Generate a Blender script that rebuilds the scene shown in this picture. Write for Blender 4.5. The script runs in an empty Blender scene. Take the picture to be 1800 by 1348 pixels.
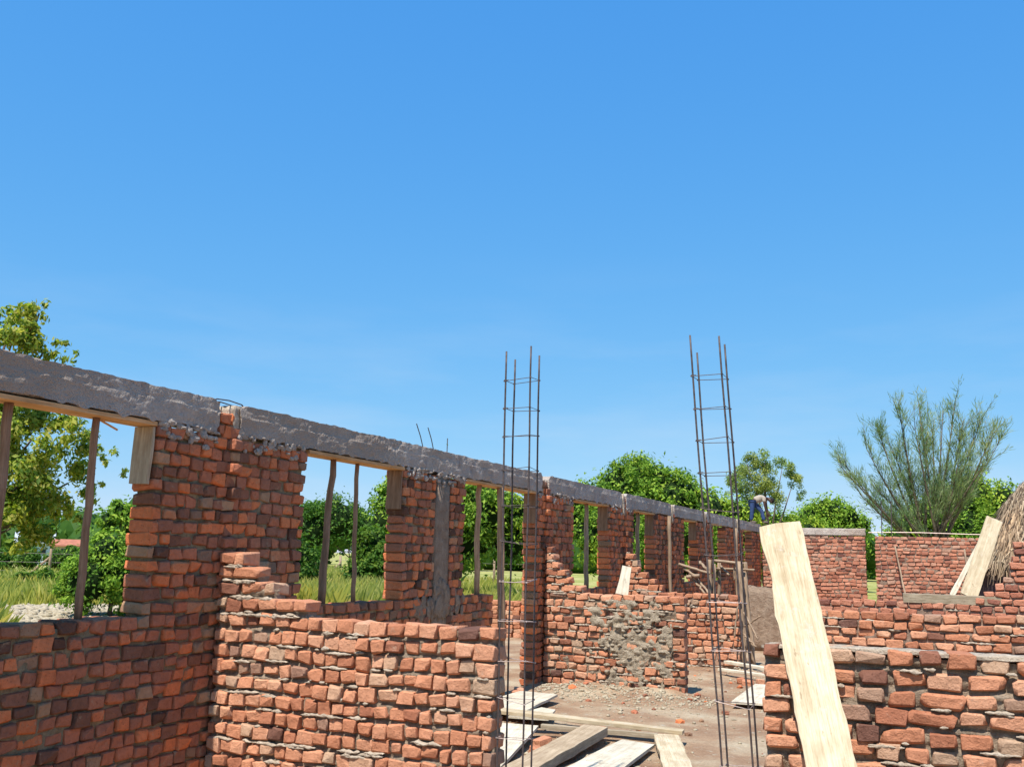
import bpy, bmesh, math, random
import numpy as np
from mathutils import Vector, Matrix, noise

R = random.Random(11)
NR = np.random.default_rng(5)
SC = bpy.context.scene
COL = SC.collection
rad = math.radians

# ------------------------------------------------------------------ camera
CAM_LOC = Vector((0, 0, 1.9))
CAM_R = Vector((0.9171, 0.3978, 0.0250)).normalized()
CAM_F = Vector((-0.3960, 0.9020, 0.1730)).normalized()
CAM_U = CAM_R.cross(CAM_F).normalized()
CAM_R = CAM_F.cross(CAM_U).normalized()
cd = bpy.data.cameras.new('camera')
cam = bpy.data.objects.new('camera', cd)
COL.objects.link(cam)
cam.matrix_world = Matrix((
    (CAM_R.x, CAM_U.x, -CAM_F.x, CAM_LOC.x),
    (CAM_R.y, CAM_U.y, -CAM_F.y, CAM_LOC.y),
    (CAM_R.z, CAM_U.z, -CAM_F.z, CAM_LOC.z), (0, 0, 0, 1)))
cd.sensor_fit = 'HORIZONTAL'
cd.sensor_width = 36
cd.lens = 34.4
cd.clip_start = 0.05
cd.clip_end = 3000
SC.camera = cam

# ------------------------------------------------------------------ light
SUN = Vector((-0.028, -0.50, 0.86)).normalized()
w = bpy.data.worlds.new('World')
SC.world = w
w.use_nodes = True
nt = w.node_tree
nt.nodes.clear()
sky = nt.nodes.new('ShaderNodeTexSky')
sky.sky_type = 'NISHITA'
sky.sun_disc = False
sky.sun_elevation = math.asin(SUN.z)
sky.sun_rotation = math.atan2(SUN.x, SUN.y)
sky.altitude = 1200
sky.air_density = 1.0
sky.dust_density = 0.1
sky.ozone_density = 4.0
sep = nt.nodes.new('ShaderNodeSeparateColor')
com = nt.nodes.new('ShaderNodeCombineColor')
nt.links.new(sky.outputs[0], sep.inputs[0])
for ch_, (k_, e_) in enumerate(((0.53, 0.955), (1.50, 0.49), (3.66, 0.165))):   # the camera's own colour response to a clear sky
    pw = nt.nodes.new('ShaderNodeMath')
    pw.operation = 'POWER'
    pw.inputs[1].default_value = e_
    ml = nt.nodes.new('ShaderNodeMath')
    ml.operation = 'MULTIPLY'
    ml.inputs[1].default_value = k_
    nt.links.new(sep.outputs[ch_], pw.inputs[0])
    nt.links.new(pw.outputs[0], ml.inputs[0])
    nt.links.new(ml.outputs[0], com.inputs[ch_])
bg = nt.nodes.new('ShaderNodeBackground')
bg.inputs['Strength'].default_value = 0.1137
wo = nt.nodes.new('ShaderNodeOutputWorld')
tcw = nt.nodes.new('ShaderNodeTexCoord')
mpw = nt.nodes.new('ShaderNodeMapping')
mpw.inputs['Scale'].default_value = (2.2, 2.2, 11.0)
nzw = nt.nodes.new('ShaderNodeTexNoise')
nzw.inputs['Scale'].default_value = 1.6
nzw.inputs['Detail'].default_value = 6
nzw.inputs['Roughness'].default_value = 0.55
rpw = nt.nodes.new('ShaderNodeMapRange')
rpw.inputs['From Min'].default_value = 0.46
rpw.inputs['From Max'].default_value = 0.80
szw = nt.nodes.new('ShaderNodeSeparateXYZ')
elw = nt.nodes.new('ShaderNodeMapRange')
elw.inputs['From Min'].default_value = 0.30
elw.inputs['From Max'].default_value = 0.04
elw.inputs['To Max'].default_value = 0.40
mlw = nt.nodes.new('ShaderNodeMath')
mlw.operation = 'MULTIPLY'
mxw = nt.nodes.new('ShaderNodeMix')
mxw.data_type = 'RGBA'
mxw.inputs[7].default_value = (3.6, 4.2, 4.9, 1)
nt.links.new(tcw.outputs['Generated'], mpw.inputs['Vector'])
nt.links.new(mpw.outputs[0], nzw.inputs['Vector'])
nt.links.new(nzw.outputs['Fac'], rpw.inputs['Value'])
nt.links.new(tcw.outputs['Generated'], szw.inputs[0])
nt.links.new(szw.outputs['Z'], elw.inputs['Value'])
nt.links.new(rpw.outputs[0], mlw.inputs[0])
nt.links.new(elw.outputs[0], mlw.inputs[1])
nt.links.new(mlw.outputs[0], mxw.inputs[0])
nt.links.new(com.outputs[0], mxw.inputs[6])
nt.links.new(mxw.outputs[2], bg.inputs['Color'])
nt.links.new(bg.outputs[0], wo.inputs['Surface'])

sd = bpy.data.lights.new('sun', 'SUN')
sd.energy = 4.2
sd.angle = rad(0.53)
sd.color = (1.0, 0.95, 0.87)
so = bpy.data.objects.new('sun', sd)
COL.objects.link(so)
so.rotation_euler = SUN.to_track_quat('Z', 'Y').to_euler()
so.location = (0, -20, 30)

SC.view_settings.view_transform = 'Standard'
SC.view_settings.look = 'None'
SC.view_settings.gamma = 1
SC.view_settings.exposure = 0.75
SC.view_settings.use_curve_mapping = False


# ------------------------------------------------------------------ materials
class NT:
    def __init__(self, name):
        self.m = bpy.data.materials.new(name)
        self.m.use_nodes = True
        self.t = self.m.node_tree
        self.t.nodes.clear()
        self.out = self.n('ShaderNodeOutputMaterial')

    def n(self, kind, **kw):
        x = self.t.nodes.new(kind)
        for k, v in kw.items():
            if k in x.inputs:
                x.inputs[k].default_value = v
            else:
                setattr(x, k, v)
        return x

    def l(self, a, b):
        self.t.links.new(a, b)

    def ramp(self, fac, stops, interp='LINEAR'):
        r = self.n('ShaderNodeValToRGB')
        cr = r.color_ramp
        cr.interpolation = interp
        while len(cr.elements) < len(stops):
            cr.elements.new(0.5)
        for e, (p, c) in zip(cr.elements, stops):
            e.position = p
            e.color = (c[0], c[1], c[2], 1)
        self.l(fac, r.inputs[0])
        return r.outputs[0]

    def mix(self, fac, a, b, mode='MIX'):
        x = self.n('ShaderNodeMix', data_type='RGBA', blend_type=mode)
        for i, v in ((0, fac), (6, a), (7, b)):
            if isinstance(v, (int, float)):
                x.inputs[i].default_value = v
            elif isinstance(v, tuple):
                x.inputs[i].default_value = (*v, 1)
            else:
                self.l(v, x.inputs[i])
        return x.outputs[2]

    def math(self, op, a, b=0.0):
        x = self.n('ShaderNodeMath', operation=op)
        for i, v in ((0, a), (1, b)):
            if isinstance(v, (int, float)):
                x.inputs[i].default_value = v
            else:
                self.l(v, x.inputs[i])
        return x.outputs[0]

    def noise(self, scale, detail=3, vec=None, rough=0.6):
        x = self.n('ShaderNodeTexNoise', Scale=scale, Detail=detail, Roughness=rough)
        if vec is not None:
            self.l(vec, x.inputs['Vector'])
        return x.outputs['Fac']

    def bump(self, h, strength, dist):
        b = self.n('ShaderNodeBump', Strength=strength, Distance=dist)
        self.l(h, b.inputs['Height'])
        return b.outputs[0]

    def principled(self, color, rough=0.9, normal=None, spec=0.2, metal=0.0):
        p = self.n('ShaderNodeBsdfPrincipled', Roughness=rough, Metallic=metal)
        p.inputs['Specular IOR Level'].default_value = spec
        if isinstance(color, tuple):
            p.inputs['Base Color'].default_value = (*color, 1)
        else:
            self.l(color, p.inputs['Base Color'])
        if normal is not None:
            self.l(normal, p.inputs['Normal'])
        self.l(p.outputs[0], self.out.inputs['Surface'])
        return self.m

    def pos(self):
        return self.n('ShaderNodeNewGeometry').outputs['Position']


def tone(N):
    a = N.n('ShaderNodeAttribute', attribute_name='tone').outputs['Fac']
    o = N.n('ShaderNodeObjectInfo').outputs['Random']
    return N.math('FRACT', N.math('ADD', a, o))


def mat_brick(name, stops, smear, smear_at):
    N = NT(name)
    p = N.pos()
    c = N.ramp(tone(N), stops)
    n1 = N.noise(24, 4, p)
    c = N.mix(0.75, c, N.ramp(n1, [(0.25, (0.72, 0.68, 0.66)), (0.7, (1.12, 1.12, 1.12))]), 'MULTIPLY')
    n2 = N.noise(9, 5, p, 0.7)
    sm = N.ramp(n2, [(smear_at, (0, 0, 0)), (smear_at + 0.1, (1, 1, 1))])
    c = N.mix(N.math('MULTIPLY', sm, 0.55), c, smear)
    n4 = N.noise(1.1, 3, p)
    c = N.mix(0.5, c, N.ramp(n4, [(0.3, (0.74, 0.70, 0.70)), (0.62, (1.06, 1.05, 1.04))]), 'MULTIPLY')
    n3 = N.noise(85, 4, p, 0.75)
    pits = N.ramp(N.noise(60, 2, p, 0.5), [(0.30, (0.45, 0.38, 0.36)), (0.37, (1, 1, 1))])
    c = N.mix(0.55, c, pits, 'MULTIPLY')
    h = N.math('ADD', N.math('MULTIPLY', n1, 1.8), n3)
    return N.principled(c, 0.95, N.bump(h, 0.75, 0.012), 0.08)


def mat_rough(name, stops, scale, bump=0.8, dist=0.02, stops2=None, fine=60, rough=0.95):
    N = NT(name)
    p = N.pos()
    n1 = N.noise(scale, 6, p, 0.65)
    c = N.ramp(n1, stops)
    n2 = N.noise(fine, 4, p, 0.7)
    c = N.mix(0.6, c, N.ramp(n2, [(0.25, (0.6, 0.6, 0.6)), (0.75, (1.2, 1.2, 1.2))]), 'MULTIPLY')
    if stops2:
        n3 = N.noise(scale * 0.21, 4, p, 0.6)
        c = N.mix(N.ramp(n3, [(0.42, (0, 0, 0)), (0.6, (1, 1, 1))]), c, stops2)
    h = N.math('ADD', n2, N.math('MULTIPLY', n1, 1.5))
    return N.principled(c, rough, N.bump(h, bump, dist), 0.1)


def mat_wood(name, a, b, grain=30, bump=0.3, spots=None):
    N = NT(name)
    tc = N.n('ShaderNodeTexCoord').outputs['Object']
    mp = N.n('ShaderNodeMapping')
    mp.inputs['Scale'].default_value = (0.06, 1, 1)
    N.l(tc, mp.inputs['Vector'])
    n1 = N.noise(grain, 6, mp.outputs[0], 0.7)
    o = N.n('ShaderNodeObjectInfo').outputs['Random']
    c = N.ramp(n1, [(0.32, a), (0.62, b)])
    fine = N.noise(grain * 5, 3, mp.outputs[0], 0.6)
    c = N.mix(0.6, c, N.ramp(fine, [(0.3, (0.62, 0.56, 0.48)), (0.5, (1.0, 1.0, 1.0))]), 'MULTIPLY')
    n2 = N.noise(5, 4, N.pos(), 0.6)
    c = N.mix(0.6, c, N.ramp(n2, [(0.3, (0.70, 0.66, 0.60)), (0.65, (1.08, 1.08, 1.08))]), 'MULTIPLY')
    c = N.mix(0.5, c, N.ramp(o, [(0, (0.8, 0.78, 0.74)), (1, (1.1, 1.1, 1.1))]), 'MULTIPLY')
    if spots:
        m2 = N.n('ShaderNodeMapping')
        m2.inputs['Scale'].default_value = (0.4, 1, 1)
        N.l(tc, m2.inputs['Vector'])
        n3 = N.noise(17, 3, m2.outputs[0], 0.6)
        c = N.mix(N.ramp(n3, [(0.66, (0, 0, 0)), (0.72, (0.85, 0.85, 0.85))]), c, spots)
        n4 = N.noise(7, 5, N.pos(), 0.75)
        c = N.mix(N.ramp(n4, [(0.57, (0, 0, 0)), (0.66, (0.6, 0.6, 0.6))]), c, (0.50, 0.44, 0.36))
    h = N.math('ADD', n1, N.math('MULTIPLY', fine, 0.6))
    return N.principled(c, 0.85, N.bump(h, bump, 0.004), 0.15)


def mat_leaf(name, stops, trans=0.35, gloss=0.55):
    N = NT(name)
    c = N.ramp(tone(N), stops)
    n1 = N.noise(0.9, 3, N.pos())
    c = N.mix(0.6, c, N.ramp(n1, [(0.3, (0.65, 0.72, 0.65)), (0.7, (1.25, 1.15, 1.0))]), 'MULTIPLY')
    n2 = N.noise(0.28, 3, N.pos())
    c = N.mix(0.8, c, N.ramp(n2, [(0.32, (0.72, 0.82, 0.80)), (0.5, (1, 1, 1)), (0.68, (1.25, 1.0, 0.75))]), 'MULTIPLY')
    p = N.n('ShaderNodeBsdfPrincipled', Roughness=gloss)
    p.inputs['Specular IOR Level'].default_value = 0.15
    N.l(c, p.inputs['Base Color'])
    t = N.n('ShaderNodeBsdfTranslucent')
    N.l(N.mix(1.0, c, (1.2, 1.35, 0.6), 'MULTIPLY'), t.inputs['Color'])
    m = N.n('ShaderNodeMixShader', Fac=trans)
    N.l(p.outputs[0], m.inputs[1])
    N.l(t.outputs[0], m.inputs[2])
    N.l(m.outputs[0], N.out.inputs['Surface'])
    return N.m


def mat_plain(name, col, rough=0.8, metal=0.0, scale=20, var=0.3, spec=0.3):
    N = NT(name)
    n1 = N.noise(scale, 3, N.pos())
    c = N.mix(1.0, col, N.ramp(n1, [(0.3, (1 - var,) * 3), (0.7, (1 + var,) * 3)]), 'MULTIPLY')
    return N.principled(c, rough, None, spec, metal)


M = {}
M['brick'] = mat_brick('fired_brick', [
    (0.0, (0.16, 0.085, 0.065)), (0.06, (0.38, 0.155, 0.09)), (0.22, (0.54, 0.235, 0.13)),
    (0.55, (0.61, 0.285, 0.165)), (0.84, (0.64, 0.335, 0.205)), (0.94, (0.50, 0.345, 0.23)), (1.0, (0.34, 0.19, 0.135))],
    (0.52, 0.42, 0.32), 0.63)
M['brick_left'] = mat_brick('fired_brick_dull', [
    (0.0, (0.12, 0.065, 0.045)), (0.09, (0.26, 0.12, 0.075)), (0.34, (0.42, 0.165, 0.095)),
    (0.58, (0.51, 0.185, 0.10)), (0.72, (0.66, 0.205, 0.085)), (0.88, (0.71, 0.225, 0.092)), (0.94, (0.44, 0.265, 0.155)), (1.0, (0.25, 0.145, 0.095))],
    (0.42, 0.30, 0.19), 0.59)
M['brick_far'] = mat_brick('fired_brick_red', [
    (0.0, (0.20, 0.09, 0.07)), (0.15, (0.40, 0.16, 0.10)), (0.5, (0.52, 0.225, 0.14)),
    (0.85, (0.57, 0.27, 0.175)), (1.0, (0.44, 0.28, 0.2))], (0.52, 0.40, 0.31), 0.63)
M['mortar'] = mat_rough('mortar_recess_shade', [(0.3, (0.20, 0.145, 0.10)), (0.7, (0.40, 0.31, 0.225))], 14, 0.9, 0.02)  # joint mortar coloured darker to stand for shade in the recesses between bricks
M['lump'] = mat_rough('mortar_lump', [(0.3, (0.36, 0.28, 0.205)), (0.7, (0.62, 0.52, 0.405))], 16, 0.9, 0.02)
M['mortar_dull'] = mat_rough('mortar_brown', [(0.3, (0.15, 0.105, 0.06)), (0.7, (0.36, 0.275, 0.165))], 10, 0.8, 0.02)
M['mortar_red'] = mat_rough('mortar_reddish', [(0.3, (0.20, 0.125, 0.09)), (0.7, (0.38, 0.28, 0.21))], 12, 0.8, 0.02)
M['daub'] = mat_rough('mortar_grey', [(0.3, (0.30, 0.235, 0.16)), (0.7, (0.57, 0.475, 0.355))], 16, 1.0, 0.03)
M['concrete'] = mat_rough('raw_concrete', [(0.26, (0.27, 0.21, 0.18)), (0.42, (0.52, 0.44, 0.38)), (0.72, (0.70, 0.615, 0.53))], 4,
                          1.0, 0.05, (0.46, 0.37, 0.30), fine=45)
M['mudwall'] = mat_rough('mud_render', [(0.3, (0.33, 0.22, 0.15)), (0.7, (0.52, 0.385, 0.28))], 9, 1.0, 0.05)
M['plank'] = mat_wood('pale_plank', (0.40, 0.31, 0.19), (0.62, 0.52, 0.365), 30, 0.5, (0.30, 0.22, 0.13))
M['ply'] = mat_wood('white_board', (0.50, 0.44, 0.34), (0.70, 0.645, 0.52), 22, 0.4, (0.36, 0.29, 0.21))
M['form'] = mat_wood('formwork_timber', (0.40, 0.21, 0.09), (0.62, 0.37, 0.18), 28, 0.35)
M['pole'] = mat_wood('pole_bark', (0.18, 0.10, 0.06), (0.34, 0.21, 0.135), 34, 0.6)
M['post'] = mat_wood('brown_post', (0.27, 0.155, 0.09), (0.50, 0.32, 0.20), 34, 0.6)
M['stick'] = mat_wood('weathered_stick', (0.20, 0.135, 0.09), (0.42, 0.31, 0.215), 40, 0.5)
M['tan'] = mat_wood('tan_timber', (0.34, 0.25, 0.165), (0.54, 0.43, 0.30), 34, 0.5)
M['oldwood'] = mat_wood('grey_timber', (0.24, 0.19, 0.13), (0.44, 0.37, 0.27), 40, 0.5)
M['steel'] = mat_plain('rebar_steel', (0.085, 0.065, 0.06), 0.6, 0.3, 30, 0.4, 0.4)
M['tie'] = mat_plain('tie_steel', (0.42, 0.33, 0.29), 0.5, 0.35, 40, 0.3, 0.5)
M['bark'] = mat_rough('tree_bark', [(0.3, (0.09, 0.065, 0.045)), (0.7, (0.22, 0.17, 0.13))], 9, 0.8, 0.03)
M['mango'] = mat_leaf('mango_leaf', [(0, (0.07, 0.15, 0.024)), (0.35, (0.18, 0.32, 0.042)), (0.7, (0.31, 0.47, 0.06)), (1, (0.44, 0.55, 0.09))], 0.35, 0.75)
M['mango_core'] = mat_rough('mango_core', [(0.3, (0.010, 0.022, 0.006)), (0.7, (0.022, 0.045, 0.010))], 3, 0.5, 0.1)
M['airy'] = mat_leaf('airy_leaf', [(0, (0.11, 0.19, 0.06)), (0.5, (0.23, 0.34, 0.11)), (1, (0.37, 0.44, 0.16))])
M['light'] = mat_leaf('light_leaf', [(0, (0.10, 0.18, 0.035)), (0.4, (0.25, 0.34, 0.055)), (0.8, (0.43, 0.46, 0.10)), (1, (0.56, 0.50, 0.16))], 0.55)
M['feather'] = mat_leaf('feather_leaf', [(0, (0.13, 0.21, 0.12)), (0.5, (0.25, 0.34, 0.19)), (1, (0.37, 0.42, 0.22))], 0.4)
M['bush'] = mat_leaf('bush_leaf', [(0, (0.03, 0.09, 0.018)), (0.5, (0.10, 0.22, 0.035)), (1, (0.22, 0.33, 0.06))], 0.4)
M['grass'] = mat_leaf('grass_blade', [(0, (0.22, 0.27, 0.05)), (0.45, (0.42, 0.43, 0.11)), (0.8, (0.60, 0.54, 0.20)), (1, (0.70, 0.60, 0.32))], 0.4, 0.7)
M['thatch'] = mat_leaf('dry_thatch', [(0, (0.09, 0.065, 0.05)), (0.5, (0.27, 0.205, 0.155)), (1, (0.50, 0.41, 0.31))], 0.1, 0.9)
M['skin'] = mat_plain('brown_skin', (0.075, 0.038, 0.024), 0.5, 0, 20, 0.1)
M['hair'] = mat_plain('black_hair', (0.012, 0.01, 0.01), 0.8)
M['jeans'] = mat_plain('blue_denim', (0.035, 0.065, 0.16), 0.9, 0, 12, 0.25)
M['shirt'] = mat_plain('cream_cloth', (0.40, 0.33, 0.26), 0.9, 0, 8, 0.15)
M['shoe'] = mat_plain('dusty_shoe', (0.13, 0.10, 0.08), 0.8)
M['housewall'] = mat_plain('pale_blue_wall', (0.50, 0.60, 0.70), 0.9, 0, 2, 0.1)
M['housewall2'] = mat_plain('cream_wall', (0.55, 0.47, 0.36), 0.9, 0, 2, 0.1)
M['tin'] = mat_plain('tin_roof', (0.55, 0.57, 0.60), 0.5, 0.3, 3, 0.1)
M['redroof'] = mat_plain('red_roof', (0.40, 0.15, 0.09), 0.8, 0, 3, 0.2)
M['glass'] = mat_plain('dark_pane', (0.02, 0.025, 0.035), 0.15, 0, 3, 0.1, 0.5)
M['stone'] = mat_rough('pale_stone', [(0.3, (0.27, 0.22, 0.15)), (0.7, (0.54, 0.46, 0.33))], 12, 0.6, 0.01)


def mat_ground():
    N = NT('ground_soil')
    p = N.pos()
    n1 = N.noise(0.9, 6, p, 0.62)
    soil = N.ramp(n1, [(0.32, (0.31, 0.18, 0.11)), (0.50, (0.43, 0.29, 0.185)), (0.66, (0.56, 0.455, 0.315))])
    n2 = N.noise(42, 5, p, 0.75)
    soil = N.mix(0.7, soil, N.ramp(n2, [(0.28, (0.5, 0.47, 0.44)), (0.7, (1.18, 1.18, 1.18))]), 'MULTIPLY')
    n5 = N.noise(7, 5, p, 0.7)
    soil = N.mix(N.ramp(n5, [(0.58, (0, 0, 0)), (0.68, (0.7, 0.7, 0.7))]), soil, (0.50, 0.46, 0.36))
    g1 = N.noise(0.35, 5, p, 0.6)
    grass = N.ramp(g1, [(0.32, (0.20, 0.22, 0.05)), (0.5, (0.34, 0.34, 0.10)), (0.66, (0.50, 0.43, 0.20))])
    grass = N.mix(0.5, grass, N.ramp(n2, [(0.28, (0.6, 0.6, 0.6)), (0.7, (1.15, 1.15, 1.15))]), 'MULTIPLY')
    sx = N.n('ShaderNodeSeparateXYZ')
    N.l(p, sx.inputs[0])
    edge = N.math('ADD', sx.outputs['X'], N.math('MULTIPLY', N.math('SUBTRACT', N.noise(0.6, 4, p), 0.5), 5.0))
    mr = N.n('ShaderNodeMapRange')
    mr.inputs['From Min'].default_value = -10.5
    mr.inputs['From Max'].default_value = -9.0
    N.l(edge, mr.inputs['Value'])
    far = N.n('ShaderNodeMapRange')
    far.inputs['From Min'].default_value = 37.5
    far.inputs['From Max'].default_value = 36.0
    N.l(sx.outputs['Y'], far.inputs['Value'])
    c = N.mix(N.math('MULTIPLY', mr.outputs[0], far.outputs[0]), grass, soil)
    h = N.math('ADD', n2, N.math('MULTIPLY', n5, 1.5))
    return N.principled(c, 0.97, N.bump(h, 0.9, 0.03), 0.08)


M['ground'] = mat_ground()


# ------------------------------------------------------------------ object helpers
def tag(o, label=None, cat=None, group=None, kind=None):
    if label:
        o['label'] = label
    if cat:
        o['category'] = cat
    if group:
        o['group'] = group
    if kind:
        o['kind'] = kind
    return o


def thing(name, label, cat, loc=(0, 0, 0), group=None):
    o = bpy.data.objects.new(name, None)
    COL.objects.link(o)
    o.location = loc
    o.empty_display_size = 0.2
    return tag(o, label, cat, group, 'thing')


class MB:
    def __init__(self):
        self.v, self.f, self.t = [], [], []
        self.n = 0

    def add(self, verts, faces, tone=0.0):
        b = self.n
        verts = np.asarray(verts, dtype=float).reshape(-1, 3)
        self.v.append(verts)
        self.f.extend([tuple(b + i for i in f) for f in faces])
        self.t.append(np.full(len(verts), tone) if np.isscalar(tone) else np.asarray(tone))
        self.n += len(verts)

    def box(self, c, s, tone=0.0, mat=None):
        x, y, z = s[0] / 2, s[1] / 2, s[2] / 2
        vs = [Vector(q) for q in ((-x, -y, -z), (x, -y, -z), (x, y, -z), (-x, y, -z), (-x, -y, z), (x, -y, z), (x, y, z), (-x, y, z))]
        if mat is not None:
            vs = [mat @ q for q in vs]
        self.add([(q[0] + c[0], q[1] + c[1], q[2] + c[2]) for q in vs],
                 [(0, 3, 2, 1), (4, 5, 6, 7), (0, 1, 5, 4), (1, 2, 6, 5), (2, 3, 7, 6), (3, 0, 4, 7)], tone)

    def tube(self, pts, rads, seg=7, tone=0.0):
        pts = [Vector(p) for p in pts]
        rings = []
        for i, p in enumerate(pts):
            d = (pts[min(i + 1, len(pts) - 1)] - pts[max(i - 1, 0)]).normalized()
            a = d.orthogonal().normalized() if i == 0 else (a - d * a.dot(d)).normalized()
            b = d.cross(a)
            r = rads[i] if hasattr(rads, '__len__') else rads
            rings.append([p + (a * math.cos(k * 2 * math.pi / seg) + b * math.sin(k * 2 * math.pi / seg)) * r for k in range(seg)])
        vs = [v for g in rings for v in g]
        fs = []
        for i in range(len(pts) - 1):
            for k in range(seg):
                k2 = (k + 1) % seg
                fs.append((i * seg + k, i * seg + k2, (i + 1) * seg + k2, (i + 1) * seg + k))
        fs.append(tuple(reversed(range(seg))))
        fs.append(tuple((len(pts) - 1) * seg + k for k in range(seg)))
        self.add([tuple(v) for v in vs], fs, tone)

    def build(self, name, mat, parent=None, loc=(0, 0, 0), smooth=False):
        v = np.concatenate(self.v) if self.v else np.zeros((0, 3))
        off = np.array(parent.location if parent is not None and parent.type == 'EMPTY' else (loc if parent is None else (0, 0, 0)), dtype=float)
        me = bpy.data.meshes.new(name)
        me.from_pydata((v - off).tolist(), [], self.f)
        at = me.attributes.new('tone', 'FLOAT', 'POINT')
        at.data.foreach_set('value', np.concatenate(self.t).astype(np.float32))
        if smooth:
            me.polygons.foreach_set('use_smooth', np.ones(len(me.polygons), dtype=bool))
        me.materials.append(mat)
        me.update()
        o = bpy.data.objects.new(name, me)
        COL.objects.link(o)
        if parent is not None:
            o.parent = parent
        else:
            o.location = loc
        return o


def nz(x, y, z, s=1.0):
    return noise.noise(Vector((x * s, y * s, z * s)))


def fbm(x, y, z, s, o=3):
    return noise.fractal(Vector((x * s, y * s, z * s)), 0.9, 2.1, o)


# ------------------------------------------------------------------ brick variants (44 triangles each, unit size)
def brick_mesh(i, size=(0.145, 0.23, 0.095)):
    r = random.Random(100 + i)
    ch = r.uniform(0.006, 0.012)
    vs, idx = [], {}
    for sx in (-1, 1):
        for sy in (-1, 1):
            for sz in (-1, 1):
                cj = [r.gauss(0, 0.0055) for _ in range(3)]
                chip = 2.0 if r.random() < 0.3 else 1.0
                for ax in range(3):
                    p = []
                    for a, s in enumerate((sx, sy, sz)):
                        h = size[a] / 2
                        v = h - (0 if a == ax else ch * chip * r.uniform(0.5, 1.5))
                        p.append((s * v + cj[a] + r.gauss(0, 0.0025)) / size[a])
                    idx[(sx, sy, sz, ax)] = len(vs)
                    vs.append(p)
    fs = []
    I = idx
    for ax in range(3):
        for s in (-1, 1):
            o = [a for a in range(3) if a != ax]
            q = []
            for u, v in ((-1, -1), (1, -1), (1, 1), (-1, 1)):
                k = [0, 0, 0]
                k[ax] = s
                k[o[0]] = u
                k[o[1]] = v
                q.append(I[(*k, ax)])
            fs.append(q)
    for ax in range(3):
        o = [a for a in range(3) if a != ax]
        for u in (-1, 1):
            for v in (-1, 1):
                k0, k1 = [0, 0, 0], [0, 0, 0]
                k0[ax], k1[ax] = -1, 1
                k0[o[0]] = k1[o[0]] = u
                k0[o[1]] = k1[o[1]] = v
                fs.append([I[(*k0, o[0])], I[(*k1, o[0])], I[(*k1, o[1])], I[(*k0, o[1])]])
    for sx in (-1, 1):
        for sy in (-1, 1):
            for sz in (-1, 1):
                fs.append([I[(sx, sy, sz, a)] for a in range(3)])
    me = bpy.data.meshes.new('brick')
    bm = bmesh.new()
    bv = [bm.verts.new(p) for p in vs]
    for f in fs:
        bm.faces.new([bv[k] for k in f])
    bmesh.ops.recalc_face_normals(bm, faces=bm.faces)
    for f in list(bm.faces)[6:]:
        f.smooth = True
    bm.to_mesh(me)
    bm.free()
    return me


NV = 14
BV = {}
for key in ('brick', 'brick_left', 'brick_far'):
    BV[key] = []
for i in range(NV):
    me = brick_mesh(i)
    for key in BV:
        m2 = me if key == 'brick' else me.copy()
        m2.materials.clear()
        m2.materials.append(M[key])
        BV[key].append(m2)
BVERTS = []
BFACES = []
for me in BV['brick']:
    a = np.empty(len(me.vertices) * 3)
    me.vertices.foreach_get('co', a)
    BVERTS.append(a.reshape(-1, 3))
    BFACES.append([tuple(p.vertices) for p in me.polygons])
FLIPS = [Matrix.Diagonal((a, b, c)).to_3x3() for a, b, c in ((1, 1, 1), (-1, -1, 1), (-1, 1, -1), (1, -1, -1))]


def in_view(p):
    d = Vector(p) - CAM_LOC
    z = d.dot(CAM_F)
    if z < 0.3:
        return None
    x, y = d.dot(CAM_R) / z, d.dot(CAM_U) / z
    if abs(x) > 0.54 or abs(y) > 0.41:
        return None
    return z


def sub_iv(iv, a, b):
    out = []
    for u0, u1 in iv:
        if b <= u0 or a >= u1:
            out.append((u0, u1))
            continue
        if a > u0:
            out.append((u0, a))
        if b < u1:
            out.append((b, u1))
    return out


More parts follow.
